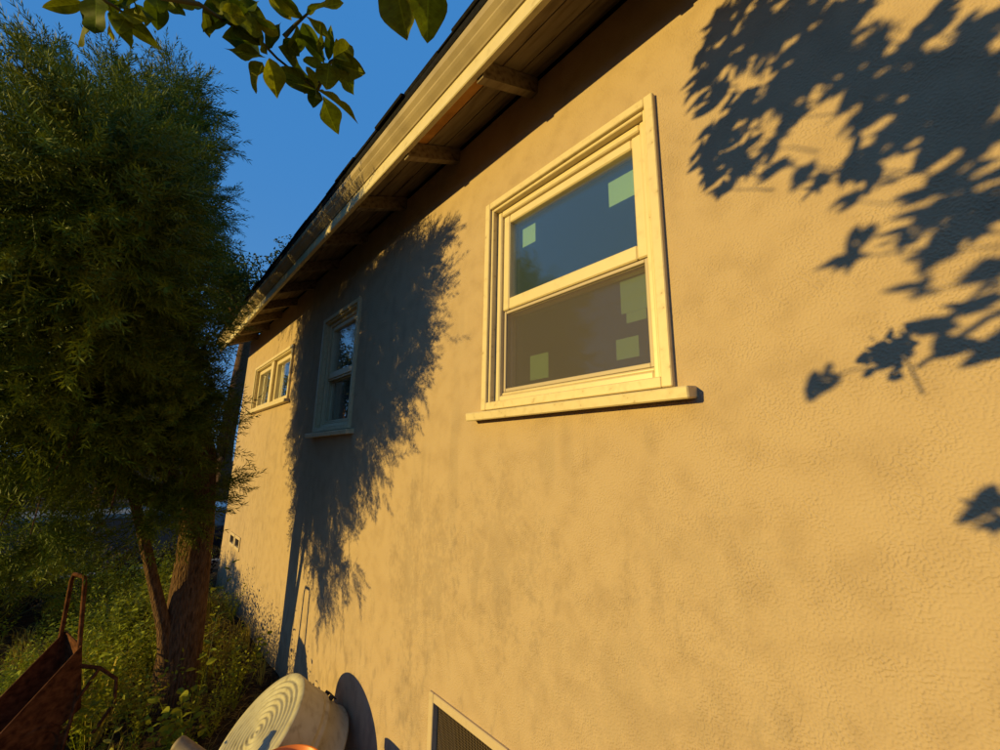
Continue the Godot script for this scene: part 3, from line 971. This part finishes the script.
# a broad-leaved tree: trunk, forking limbs, and leaf clumps round the limb ends
func broad_tree(called: String, label: String, at: Vector3, trunk_h: float, radius: float, squash: float, n_limbs: int, clumps: int, tint: Color, sd: int, group := "", clump_l := 0.11) -> void:
	rng.seed = sd
	var tree := thing(called, label, "tree", group)
	tree.position = at
	var st := start()
	var fork := Vector3(rng.randf_range(-0.2, 0.2), trunk_h, rng.randf_range(-0.2, 0.2))
	tube(st, [Vector3(0, -0.2, 0), Vector3(0.03, trunk_h * 0.4, 0.02), fork], [radius * 0.13, radius * 0.1, radius * 0.085], 10, 0.06, sd)
	build("trunk", st, M.bark, tree)
	var mid := fork + Vector3(0, radius * squash * 0.75, 0)
	var where := []
	var tints := []
	for i in n_limbs:
		var d := rvec()
		d.y = absf(d.y) * 1.1 - 0.15
		var e := mid + d * Vector3(radius, radius * squash, radius) * rng.randf_range(0.6, 0.95)
		var lb := start()
		var k := fork.lerp(e, 0.45) + rvec() * radius * 0.1
		tube(lb, [fork - Vector3(0, 0.1, 0), k, e], [radius * 0.06, radius * 0.03, radius * 0.008], 7, 0.08, sd + i)
		build("limb", lb, M.bark, tree)
		for j in clumps / n_limbs:
			var p := k.lerp(e, rng.randf_range(0.3, 1.15)) + rvec() * radius * 0.28 * sqrt(rng.randf())
			where.append(Transform3D(aim(rvec(), rvec(), rng.randf_range(0.7, 1.3)), p))
			var s := rng.randf_range(0.6, 1.3)
			tints.append(Color(tint.r * s, tint.g * s, tint.b * s))
	scatter("crown", [clump_mesh(sd, 14, clump_l * 1.5, clump_l, clump_l * 0.5), clump_mesh(sd + 50, 14, clump_l * 1.5, clump_l, clump_l * 0.5)], M.broad_leaf, where, tints, tree)

func weed_mesh(kind: int, sd: int) -> ArrayMesh:
	var r := RandomNumberGenerator.new()
	r.seed = sd
	var st := start()
	st.set_uv(Vector2.ZERO)
	if kind == 0:      # leafy herb: a few stems with round leaves
		for s in 5:
			var a := TAU * s / 5 + r.randf_range(-0.4, 0.4)
			var lean := Vector3(cos(a), 0, sin(a)) * r.randf_range(0.05, 0.16)
			var h := r.randf_range(0.22, 0.42)
			tri(st, Vector3(-0.003, 0, 0), Vector3(0.003, 0, 0), lean + Vector3.UP * h)
			for i in 9:
				var t := (i + 1.2) / 9.5
				var p := lean * t + Vector3.UP * h * t
				var b := i * 2.4 + s
				var d := Vector3(cos(b), 0.35, sin(b))
				leaf_into(st, Transform3D(aim(d, Vector3.UP + Vector3(r.randf_range(-0.5, 0.5), 0, r.randf_range(-0.5, 0.5))), p), r.randf_range(0.035, 0.06), 0.036, 0.25, 0.15, 0.0, 4, 0.9)
	elif kind == 1:    # bushy small-leaved weed
		for s in 9:
			var a := TAU * s / 9 + r.randf_range(-0.4, 0.4)
			var lean := Vector3(cos(a), 0, sin(a)) * r.randf_range(0.04, 0.2)
			var h := r.randf_range(0.2, 0.5)
			tri(st, Vector3(-0.002, 0, 0), Vector3(0.002, 0, 0), lean + Vector3.UP * h)
			for i in 14:
				var t := (i + 1.0) / 14
				var p := lean * t + Vector3.UP * h * t
				var d := Vector3(r.randf_range(-1, 1), r.randf_range(-0.1, 0.9), r.randf_range(-1, 1))
				leaf_into(st, Transform3D(aim(d, Vector3(r.randf_range(-0.6, 0.6), 1, r.randf_range(-0.6, 0.6))), p), r.randf_range(0.018, 0.034), 0.014, 0.2, 0.1, 0.0, 3)
	elif kind == 2:    # grass tuft
		for s in 22:
			var a := r.randf_range(0, TAU)
			var o := Vector3(cos(a), 0, sin(a))
			var h := r.randf_range(0.1, 0.3)
			var p0 := o * r.randf_range(0, 0.03)
			var p1 := p0 + o * h * 0.2 + Vector3.UP * h * 0.7
			var p2 := p1 + o * h * 0.5 + Vector3.UP * h * r.randf_range(-0.1, 0.3)
			var sd2 := o.cross(Vector3.UP) * 0.0025
			quad(st, p0 - sd2, p0 + sd2, p1 + sd2, p1 - sd2)
			tri(st, p1 - sd2, p1 + sd2, p2)
	else:              # dead straw and leaf litter lying on the soil
		for s in 16:
			var p := Vector3(r.randf_range(-0.12, 0.12), r.randf_range(0.004, 0.03), r.randf_range(-0.12, 0.12))
			var d := Vector3(r.randf_range(-1, 1), r.randf_range(-0.15, 0.2), r.randf_range(-1, 1)).normalized()
			blade(st, p, p + d * r.randf_range(0.04, 0.17), 0.005, d.cross(Vector3.UP))
	return done(st)

func make_weeds() -> void:
	rng.seed = 31
	var sets := [[], [], [], []]
	var tn := [[], [], [], []]
	var put := func(kind: int, x: float, z: float, s: float, c: Color) -> void:
		var b := Basis(Vector3.UP, rng.randf() * TAU).rotated(Vector3(rng.randf_range(-1, 1), 0, rng.randf_range(-1, 1)).normalized(), rng.randf_range(0, 0.18)).scaled(Vector3(s, s * rng.randf_range(0.8, 1.2), s))
		sets[kind].append(Transform3D(b, Vector3(x, soil(x, z) - 0.01, z)))
		tn[kind].append(c)
	for i in 2300:
		var x := rng.randf_range(-7.7, -2.9)
		var z := rng.randf_range(0.05, 4.2)
		if Vector2(x + 3.75, (z - 1.4) * 0.9).length() < 0.3:
			continue
		# fewer and smaller plants towards the bare strip by the tub; their colours are drawn by chance alone
		var keep := 1.0 - (smoothstep(-4.7, -3.7, x) if z < 1.05 else smoothstep(-4.0, -3.0, x))
		if z < 0.45:
			keep *= 0.45
		if rng.randf() > 0.07 + keep:
			continue
		var s := rng.randf_range(0.6, 1.15) * lerpf(0.5, 1.0, keep) * lerpf(1.25, 0.3, smoothstep(0.8, 2.4, z))
		if z > 1.2 and rng.randf() < 0.45:
			continue
		var v := rng.randf_range(0.7, 1.3)
		var k := rng.randf()
		if z < 0.5:
			k = 0.5 + 0.5 * k
		if k < 0.28:
			put.call(0, x, z, s, Color(0.27 * v, 0.30 * v, 0.018 * v))
		elif k < 0.54:
			put.call(1, x, z, s, Color(0.22 * v, 0.25 * v, 0.016 * v))
		else:
			put.call(2, x, z, s * 1.1, Color(0.42 * v, 0.33 * v, 0.06 * v))
	# rank weeds round the foot of the tree
	for i in 26:
		var a := rng.randf() * TAU
		var r := rng.randf_range(0.22, 0.62)
		var v := rng.randf_range(0.7, 1.3)
		put.call(1 if rng.randf() < 0.75 else 0, -4.0 + cos(a) * r, 0.70 + sin(a) * r * 0.7, rng.randf_range(0.7, 1.35), Color(0.27 * v, 0.265 * v, 0.016 * v))
	for i in 1500:
		var x := rng.randf_range(-6.5, -0.3)
		var z := rng.randf_range(0.03, 3.4)
		var v := rng.randf_range(0.5, 1.2)
		put.call(3, x, z, rng.randf_range(0.6, 1.3), Color(0.28 * v, 0.19 * v, 0.06 * v))
		if rng.randf() < 0.22:
			put.call(2, x, z, rng.randf_range(0.3, 0.7), Color(0.16 * v, 0.14 * v, 0.04 * v))
	var names := ["leafy_weeds", "bushy_weeds", "grass", "straw_litter"]
	var labels := ["round-leaved green weeds crowding the yard soil", "small-leaved bushy weeds crowding the yard soil", "thin yellowish grass tufts in the yard soil", "dead straw and litter lying on the soil"]
	for k in 4:
		var o := scatter(names[k], [weed_mesh(k, 60 + k), weed_mesh(k, 70 + k), weed_mesh(k, 80 + k)], M.weed_leaf, sets[k], tn[k])
		tag(o, labels[k], ["weeds", "weeds", "grass", "straw"][k], "", "stuff")

# a single upright plant: stem and a leaf or more at each joint
func sprout(called: String, label: String, at: Vector3, top: Vector3, n: int, l: float, w: float, tint: Color, sd: int) -> void:
	rng.seed = sd
	var root := thing(called, label, "plant")
	root.position = at
	var st := start()
	var bendy := top * 0.5 + Vector3(0.02, 0.03, 0.02)
	tube(st, [Vector3(0, -0.05, 0), bendy, top], [0.004, 0.003, 0.0015], 6)
	build("stem", st, M.green_twig, root)
	for i in n:
		var t := lerpf(0.35, 1.0, float(i) / maxi(1, n - 1))
		var p := bendy.lerp(top, t * 2 - 1) if t > 0.5 else (bendy * t * 2)
		var a := i * 2.3 + sd
		var s := rng.randf_range(0.8, 1.2)
		var m := StandardMaterial3D.new()
		m.resource_name = "sprout_leaf"
		m.albedo_color = lin(tint.r * s, tint.g * s, tint.b * s)
		m.roughness = 0.75
		m.metallic_specular = 0.15
		m.backlight_enabled = true
		m.backlight = lin(tint.r * s, tint.g * s, tint.b * s)
		var o := obj("leaf", leaf_mesh(l * s, w * s, 0.25, 0.2), m, root)
		o.transform = Transform3D(aim(Vector3(cos(a), 0.5, sin(a)), Vector3(0.4, 0.8, 0.4)), p)

# ---------------------------------------------------------------- things in the yard
func make_tub() -> void:
	# a round shallow metal tub leaning on the wall, its ribbed bottom facing out
	var root := thing("metal_tub", "round beige metal tub with ribbed bottom leaning against the wall", "tub")
	var n := Vector3(-0.063, 0.701, 0.710).normalized()
	var xf := Transform3D(aim(n, Vector3(1, 0, 0)), Vector3(-2.715, 0.305, 0.474))
	var prof := [Vector2(0.0, 0.004)]
	for i in range(1, 61):
		var r := 0.262 * i / 60.0
		prof.append(Vector2(r, 0.0 + 0.0042 * cos(r * TAU / 0.0298)))
	prof.append_array([Vector2(0.274, 0.001), Vector2(0.288, 0.0), Vector2(0.293, -0.006)])
	var st := start()
	lathe(st, prof, 72, xf, true)
	build("bottom", st, M.tub_enamel, root)
	var s2 := start()
	lathe(s2, [Vector2(0.2932, -0.006), Vector2(0.294, -0.14), Vector2(0.299, -0.148), Vector2(0.299, -0.156), Vector2(0.294, -0.164), Vector2(0.2935, -0.176), Vector2(0.301, -0.184), Vector2(0.302, -0.198), Vector2(0.296, -0.206), Vector2(0.2965, -0.33), Vector2(0.304, -0.336), Vector2(0.307, -0.345), Vector2(0.304, -0.353), Vector2(0.297, -0.354), Vector2(0.291, -0.345), Vector2(0.288, -0.02), Vector2(0.0, -0.012)], 72, xf, true)
	build("side", s2, M.tub_enamel, root)
	# a drop handle on its lug
	var h := start()
	var c := xf * (Vector3(0.30, -0.215, 0))
	var q := aim(n, xf.basis.x)
	for sgn in [-1, 1]:
		cbox(h, Vector3(-0.012 + 0.035 * sgn, -0.012, -0.004), Vector3(0.012 + 0.035 * sgn, 0.012, 0.014), 0.003, Transform3D(q, c))
	var pts := []
	for i in 9:
		var a := PI * i / 8
		pts.append(Transform3D(q, c) * Vector3(0.035 * cos(a), -0.045 * sin(a), 0.012))
	tube(h, pts, [0.004, 0.004, 0.004, 0.004, 0.004, 0.004, 0.004, 0.004, 0.004], 6)
	build("handle", h, M.black_steel, root)

func make_cart() -> void:
	var root := thing("rusty_cart", "rusty steel trough cart with a square tube handle in weeds", "cart")
	# the trough stands tipped up: its mouth slopes from the handle end down to the soil towards the sun
	var A := Vector3(-4.05, 0.60, 1.316)
	var B := Vector3(-3.85, 0.55, 1.224)
	var run := Vector3(0.17, -0.31, 0.254) * 1.95
	var drop := Vector3(-0.03, -0.36, -0.05)
	var mid := (A + B + run) / 2 + drop * 0.4
	var low := func(v: Vector3) -> Vector3:
		var near_foot := v.distance_to(A) > 0.5 and v.distance_to(B) > 0.5
		return v + drop * (0.25 if near_foot else 1.0)
	var corners := [A, B, B + run, A + run]
	var names := ["end_plate", "side_plate", "end_plate", "side_plate"]
	for i in 4:
		var p: Vector3 = corners[i]
		var q: Vector3 = corners[(i + 1) % 4]
		var st := start()
		plate(st, p, q, low.call(q), low.call(p), 0.004, mid)
		build(names[i], st, M.rust, root)
		var rim := start()
		tube(rim, [p, q], [0.006, 0.006], 6)
		build("rim", rim, M.rust, root)
	var fl := start()
	plate(fl, low.call(A), low.call(B), low.call(B + run), low.call(A + run), 0.004, mid)
	build("floor_plate", fl, M.rust, root)
	# handle: two posts and a cross bar, braces, stand
	var h := start()
	var a1 := Vector3(-4.03, 0.957, 1.337)
	var b1 := Vector3(-3.885, 0.95, 1.268)
	tube(h, [Vector3(-4.06, 0.25, 1.33), a1 + Vector3(0, -0.045, 0), a1 + Vector3(0.018, -0.006, -0.008), b1 + Vector3(-0.018, -0.002, 0.008), b1 + Vector3(0, -0.04, 0), Vector3(-3.855, 0.20, 1.20)], [0.012, 0.012, 0.012, 0.012, 0.012, 0.012], 8)
	build("handle", h, M.rust, root)
	for s in [[Vector3(-3.86, 0.44, 1.21), Vector3(-3.84, 0.41, 1.12), Vector3(-3.82, 0.33, 1.03), Vector3(-3.80, 0.20, 1.02), Vector3(-3.76, 0.08, 1.10)], [Vector3(-4.0, 0.42, 1.30), Vector3(-3.84, 0.41, 1.12)], [Vector3(-3.84, 0.41, 1.12), Vector3(-3.80, 0.26, 1.20), Vector3(-3.76, -0.18, 1.24)], [Vector3(-4.06, 0.3, 1.33), Vector3(-4.05, -0.16, 1.34)]]:
		var t := start()
		tube(t, s, s.map(func(_v): return 0.010), 7)
		build("stand_leg", t, M.rust, root)
	var w := start()
	var hub := Vector3(-3.80, 0.05, 1.36)
	var axis := (A - B).normalized()
	lathe(w, [Vector2(0.0, 0.02), Vector2(0.03, 0.02), Vector2(0.035, 0.008), Vector2(0.11, 0.006), Vector2(0.12, 0.02), Vector2(0.145, 0.022), Vector2(0.15, 0.0), Vector2(0.145, -0.022), Vector2(0.12, -0.02), Vector2(0.11, -0.006), Vector2(0.035, -0.008), Vector2(0.03, -0.02), Vector2(0.0, -0.02)], 28, Transform3D(aim(axis, Vector3.UP), hub))
	build("wheel", w, M.rust, root)
	var ax := start()
	tube(ax, [hub - axis * 0.05, hub + axis * 0.16], [0.012, 0.012], 8)
	build("axle", ax, M.rust, root)

# a plate of steel through four corners, thickened away from "inside"
func plate(st: SurfaceTool, a: Vector3, b: Vector3, c: Vector3, d: Vector3, th: float, inside: Vector3) -> void:
	var n := (b - a).cross(d - a).normalized()
	if n.dot(inside - (a + b + c + d) / 4) > 0:
		n = -n
	var o := n * th
	face(st, [a, b, c, d], -n)
	face(st, [a + o, b + o, c + o, d + o], n)
	for e in [[a, b], [b, c], [c, d], [d, a]]:
		face(st, [e[0], e[1], e[1] + o, e[0] + o], (e[0] + e[1]) / 2 - (a + b + c + d) / 4)

func make_small_things() -> void:
	var root := thing("wooden_pole", "round-ended wooden pole leaning on the metal tub", "pole")
	var p0 := Vector3(-2.67, 0.402, 0.82)
	var p1 := Vector3(-2.5, 0.27, 0.63)
	var p2 := Vector3(-2.25, -0.17, 0.28)
	var st := start()
	var d := (p1 - p0).normalized()
	tube(st, [p0 - d * 0.006, p0, p0 + d * 0.012, p1, p2], [0.022, 0.033, 0.036, 0.036, 0.036], 16)
	build("shaft", st, M.pole_wood, root)
	var b := thing("orange_bucket", "orange plastic bucket standing beside the metal tub", "bucket")
	b.position = Vector3(-2.19, -0.228, 0.49)
	var s := start()
	lathe(s, [Vector2(0.0, 0.0), Vector2(0.13, 0.0), Vector2(0.136, 0.006), Vector2(0.152, 0.58), Vector2(0.162, 0.585), Vector2(0.162, 0.625), Vector2(0.153, 0.63), Vector2(0.149, 0.625), Vector2(0.132, 0.012), Vector2(0.0, 0.01)], 40, Transform3D(), true)
	build("body", s, M.orange_plastic, b)
	var hd := start()
	var pts := []
	var rad := []
	for i in 13:
		var a := PI * i / 12
		pts.append(Vector3(0.166 * cos(a), 0.58 - 0.13 * sin(a), 0.16 * sin(a) * 0.98 + 0.03))
		rad.append(0.003)
	tube(hd, pts, rad, 6)
	build("handle", hd, M.black_steel, b)

# ---------------------------------------------------------------- street and beyond
func make_ground() -> void:
	var xs := []
	var zs := []
	for v in [-400.0, -200.0, -100.0, -60.0, -40.0, -30.0, -22.0, -16.0, -12.0, -9.0]:
		xs.append(v)
	var x := -8.0
	while x < 4.0:
		xs.append(x)
		x += 0.12
	for v in [4.5, 6.0, 9.0, 14.0, 22.0, 40.0, 80.0, 200.0, 400.0]:
		xs.append(v)
	for v in [-400.0, -200.0, -80.0, -40.0, -20.0, -10.0, -5.0, -2.0]:
		zs.append(v)
	var z := -0.96
	while z < 8.0:
		zs.append(z)
		z += 0.14
	for v in [9.0, 12.0, 18.0, 30.0, 60.0, 120.0, 250.0, 400.0]:
		zs.append(v)
	var st := start()
	st.set_smooth_group(0)
	for i in xs.size() - 1:
		for j in zs.size() - 1:
			var a := Vector3(xs[i], soil(xs[i], zs[j]), zs[j])
			var b := Vector3(xs[i + 1], soil(xs[i + 1], zs[j]), zs[j])
			var c := Vector3(xs[i + 1], soil(xs[i + 1], zs[j + 1]), zs[j + 1])
			var d := Vector3(xs[i], soil(xs[i], zs[j + 1]), zs[j + 1])
			face(st, [a, b, c, d], Vector3.UP)
	build("ground", st, M.earth).set_meta("kind", "structure")
	var r := start()
	face(r, [Vector3(-16.4, 0.012, -90), Vector3(-8.4, 0.012, -90), Vector3(-8.4, 0.012, 90), Vector3(-16.4, 0.012, 90)], Vector3.UP)
	build("road", r, M.asphalt).set_meta("kind", "structure")
	for kx in [-8.4, -16.55]:
		var k := start()
		cbox(k, Vector3(kx, -0.1, -90), Vector3(kx + 0.15, 0.13, 90), 0.015)
		build("kerb", k, M.concrete).set_meta("kind", "structure")
	var p := start()
	cbox(p, Vector3(-18.4, -0.1, -90), Vector3(-16.552, 0.125, 90), 0.01)
	build("pavement", p, M.concrete).set_meta("kind", "structure")

func make_car() -> void:
	var car := thing("parked_car", "dark blue car parked on the street beyond the house corner", "car")
	car.position = Vector3(-9.55, 0.012, -1.9)
	# sections along the car, nose at +z: [z, half width, sill, shoulder, roof half width, roof height]
	var S := [[2.2, 0.62, 0.42, 0.62, 0.5, 0.63], [2.1, 0.80, 0.28, 0.74, 0.6, 0.75], [1.3, 0.88, 0.22, 0.90, 0.7, 0.93], [0.85, 0.89, 0.22, 0.94, 0.68, 0.97], [0.1, 0.89, 0.22, 0.96, 0.56, 1.40], [-0.7, 0.89, 0.22, 0.97, 0.56, 1.45], [-1.3, 0.88, 0.22, 0.98, 0.56, 1.36], [-1.9, 0.87, 0.24, 0.98, 0.62, 1.02], [-2.25, 0.80, 0.32, 0.90, 0.6, 0.93], [-2.35, 0.68, 0.45, 0.80, 0.5, 0.81]]
	var body := start()
	var rings := []
	for q in S:
		rings.append([Vector3(-q[1] * 0.95, q[2], q[0]), Vector3(-q[1], (q[2] + q[3]) / 2, q[0]), Vector3(-q[1] * 0.97, q[3], q[0]), Vector3(-q[4], q[5], q[0]), Vector3(0, q[5] + 0.02, q[0]), Vector3(q[4], q[5], q[0]), Vector3(q[1] * 0.97, q[3], q[0]), Vector3(q[1], (q[2] + q[3]) / 2, q[0]), Vector3(q[1] * 0.95, q[2], q[0])])
	body.set_smooth_group(0)
	for i in rings.size() - 1:
		for k in 9:
			var k2 := (k + 1) % 9
			face(body, [rings[i][k], rings[i][k2], rings[i + 1][k2], rings[i + 1][k]], (rings[i][k] + rings[i + 1][k2]) / 2 - Vector3(0, 0.6, rings[i][0].z))
	body.set_smooth_group(-1)
	face(body, rings[0], Vector3(0, 0, 1))
	face(body, rings[-1], Vector3(0, 0, -1))
	build("body", body, M.car_paint, car)
	var glass := func(called: String, pts: Array, out: Vector3) -> void:
		var st := start()
		face(st, pts.map(func(v): return v + out * 0.006), out)
		build(called, st, M.car_glass, car)
	glass.call("windscreen", [Vector3(-0.62, 0.99, 0.80), Vector3(0.62, 0.99, 0.80), Vector3(0.52, 1.37, 0.15), Vector3(-0.52, 1.37, 0.15)], Vector3(0, 0.86, 0.5))
	glass.call("rear_window", [Vector3(-0.56, 1.05, -1.86), Vector3(0.56, 1.05, -1.86), Vector3(0.5, 1.33, -1.36), Vector3(-0.5, 1.33, -1.36)], Vector3(0, 0.86, -0.5))
	for s in [-1, 1]:
		for w in [[0.62, 0.05, -0.32], [-0.38, -0.70, -1.2]]:
			glass.call("side_window", [Vector3(0.845 * s, 1.00, w[0]), Vector3(0.59 * s, 1.36, w[1]), Vector3(0.585 * s, 1.37, w[2]), Vector3(0.845 * s, 1.01, w[2])], Vector3(s, 0.7, 0).normalized() * 2.0)
		for wz in [1.38, -1.42]:
			var t := start()
			var xf := Transform3D(aim(Vector3(s, 0, 0), Vector3.UP), Vector3(0.80 * s, 0.315, wz))
			lathe(t, [Vector2(0.2, 0.11), Vector2(0.29, 0.11), Vector2(0.315, 0.08), Vector2(0.315, -0.08), Vector2(0.29, -0.1), Vector2(0.0, -0.1)], 28, xf)
			var wheel := build("wheel", t, M.tyre, car)
			var rim := start()
			lathe(rim, [Vector2(0.0, 0.115), Vector2(0.05, 0.115), Vector2(0.07, 0.09), Vector2(0.17, 0.10), Vector2(0.2, 0.112), Vector2(0.205, 0.10)], 20, xf)
			build("rim", rim, M.alloy, wheel)
		var hl := start()
		cbox(hl, Vector3(0.42 * s - 0.17, 0.60, 2.06), Vector3(0.42 * s + 0.17, 0.71, 2.165), 0.02)
		build("headlight", hl, M.lamp_lens, car)
		var tl := start()
		cbox(tl, Vector3(0.52 * s - 0.15, 0.70, -2.345), Vector3(0.52 * s + 0.15, 0.85, -2.22), 0.02)
		build("tail_light", tl, M.tail_lens, car)
		var mi := start()
		cbox(mi, Vector3(0.96 * s - 0.08, 0.98, 0.50), Vector3(0.96 * s + 0.08, 1.10, 0.62), 0.03)
		build("mirror", mi, M.car_paint, car)

func make_shrubs() -> void:
	# dark shrubs along the front kerb
	var spots := [[-7.55, 0.35, 0.42, 0.5], [-7.6, 1.05, 0.5, 0.55], [-7.5, 1.85, 0.45, 0.5], [-7.35, 2.55, 0.5, 0.42], [-7.3, 3.4, 0.5, 0.5], [-7.5, 4.3, 0.5, 0.55]]
	for i in spots.size():
		rng.seed = 200 + i
		var q: Array = spots[i]
		var root := thing("dark_shrub", "dark purple-leaved kerb shrub, %s of its row counting from the house" % ["first", "second", "third", "fourth", "fifth", "last"][i], "shrub", "shrubs along the kerb")
		root.position = Vector3(q[0], soil(q[0], q[1]), q[1])
		var st := start()
		for k in 7:
			var d := rvec()
			d.y = absf(d.y) + 0.4
			tube(st, [Vector3(0, -0.03, 0), d * q[3] * 0.4, d.normalized() * q[3] * 0.8], [0.012, 0.008, 0.003], 5)
		build("stems", st, M.bark, root)
		var where := []
		var tints := []
		for k in 150:
			var d := rvec() * pow(rng.randf(), 0.4)
			where.append(Transform3D(aim(rvec(), rvec(), rng.randf_range(0.7, 1.2)), Vector3(d.x * q[2], q[3] * 0.5 + d.y * q[3] * 0.5, d.z * q[2])))
			var s := rng.randf_range(0.6, 1.2)
			tints.append(Color(0.035 * s, 0.02 * s, 0.018 * s))
		scatter("crown", [clump_mesh(300, 12, 0.06, 0.05, 0.024)], M.broad_leaf, where, tints, root)

# a soft arching shrub near the far corner
func make_corner_shrub() -> void:
	rng.seed = 260
	var root := thing("arching_shrub", "light green arching shrub between the kerb and the weeds", "shrub")
	root.position = Vector3(-6.9, soil(-6.9, 2.0), 2.0)
	var st := start()
	var where := []
	var tints := []
	for k in 46:
		var d := rvec()
		d.y = absf(d.y) + 0.5
		d = d.normalized()
		var mid := d * rng.randf_range(0.5, 0.8)
		var tip := mid + Vector3(d.x, -0.15, d.z) * rng.randf_range(0.3, 0.55)
		tube(st, [Vector3(0, -0.03, 0), mid, tip], [0.010, 0.006, 0.002], 5)
		for j in 16:
			var t := rng.randf_range(0.3, 1.0)
			var p := mid.lerp(tip, t * 2 - 1) if t > 0.5 else mid * t * 2
			where.append(Transform3D(aim(tip - mid + rvec() * 0.35, rvec(), rng.randf_range(0.9, 1.5)), p + rvec() * 0.05))
			var s := rng.randf_range(0.7, 1.3)
			tints.append(Color(0.2 * s, 0.215 * s, 0.015 * s))
	build("stems", st, M.green_twig, root).set_meta("kind", "stuff")
	scatter("crown", [sprig_mesh(44), sprig_mesh(45)], M.needle_leaf, where, tints, root)

func _ready() -> void:
	# camera: an ultra-wide phone lens tilted up a little, close to the wall
	var cam := Camera3D.new()
	cam.name = "camera"
	cam.fov = 83.70
	cam.near = 0.02
	cam.far = 1500.0
	cam.transform = Transform3D(Basis(CAMX, CAMY, CAMZ).orthonormalized(), Vector3(0, 1.70, 1.20))
	add_child(cam)
	cam.current = true

	# clear evening sky
	var sky_mat := ProceduralSkyMaterial.new()
	sky_mat.sky_top_color = lin(0.048, 0.225, 0.57)
	sky_mat.sky_horizon_color = lin(0.16, 0.34, 0.58)
	sky_mat.sky_curve = 0.2
	sky_mat.ground_bottom_color = lin(0.05, 0.045, 0.035)
	sky_mat.ground_horizon_color = lin(0.12, 0.15, 0.18)
	sky_mat.sun_angle_max = 25.0
	sky_mat.sun_curve = 0.12
	var sky := Sky.new()
	sky.sky_material = sky_mat
	var env := Environment.new()
	env.background_mode = Environment.BG_SKY
	env.sky = sky
	env.tonemap_mode = Environment.TONE_MAPPER_LINEAR
	env.tonemap_exposure = 1.0
	env.sdfgi_enabled = true
	env.ssao_enabled = true
	env.ssil_enabled = true
	var we := WorldEnvironment.new()
	we.name = "environment"
	we.environment = env
	add_child(we)
	var sun := DirectionalLight3D.new()
	sun.name = "sun"
	sun.light_color = lin(1.0, 0.74, 0.20)
	sun.light_energy = 1.6
	sun.light_angular_distance = 0.5
	sun.shadow_enabled = true
	sun.transform = Transform3D(Basis.looking_at(-SUN.normalized(), Vector3.UP), Vector3(0, 5, 0))
	add_child(sun)

	make_materials()
	make_ground()
	make_house()
	make_car()
	broad_tree("oak_tree", "loose spreading tree beyond the far end of the eave", Vector3(-17.4, 0.0, -1.4), 6.0, 2.4, 0.95, 12, 1000, Color(0.05, 0.075, 0.02), 401)
	var far := [[-21.0, 1.5, 3.0, 1.6, 402], [-23.0, 7.0, 3.8, 2.2, 403], [-22.0, 13.5, 3.2, 2.2, 404], [-25.0, -11.0, 3.2, 2.4, 405]]
	var places := ["second", "third", "fourth", "first"]
	for i in far.size():
		var q: Array = far[i]
		broad_tree("street_tree", "dark bushy tree across the street, %s of the row counting past the parked car" % places[i], Vector3(q[0], 0, q[1]), q[3], q[2], 0.9, 9, 700, Color(0.045, 0.065, 0.018), q[4], "trees across the street", 0.16)
	make_fern_pine()
	make_citrus()
	make_shrubs()
	make_corner_shrub()
	make_cart()
	make_tub()
	make_small_things()
	make_weeds()
	sprout("young_weed", "young leafy weed sprouting in front of the rusty cart", Vector3(-3.15, soil(-3.15, 1.19), 1.19), Vector3(0.02, 0.6, -0.02), 8, 0.042, 0.026, Color(0.2, 0.21, 0.02), 3)
	sprout("yellow_stalk", "tall yellowing stalk with small leaves between cart and tub", Vector3(-3.05, soil(-3.05, 1.09), 1.09), Vector3(-0.1, 0.62, -0.06), 12, 0.035, 0.018, Color(0.22, 0.2, 0.03), 4)
	sprout("tall_weed", "tall thin-stemmed weed growing beside the tree trunk", Vector3(-4.0, soil(-4.0, 0.52), 0.52), Vector3(0.06, 0.95, -0.06), 14, 0.06, 0.02, Color(0.12, 0.15, 0.025), 6)
	var cable := start()
	tube(cable, [Vector3(-30, 6.9, 9), Vector3(-12, 6.35, 9), Vector3(6, 6.75, 9)], [0.012, 0.012, 0.012], 6)
	tag(build("overhead_cable", cable, M.cable), "thin overhead service cable mirrored in the upper window pane", "cable")
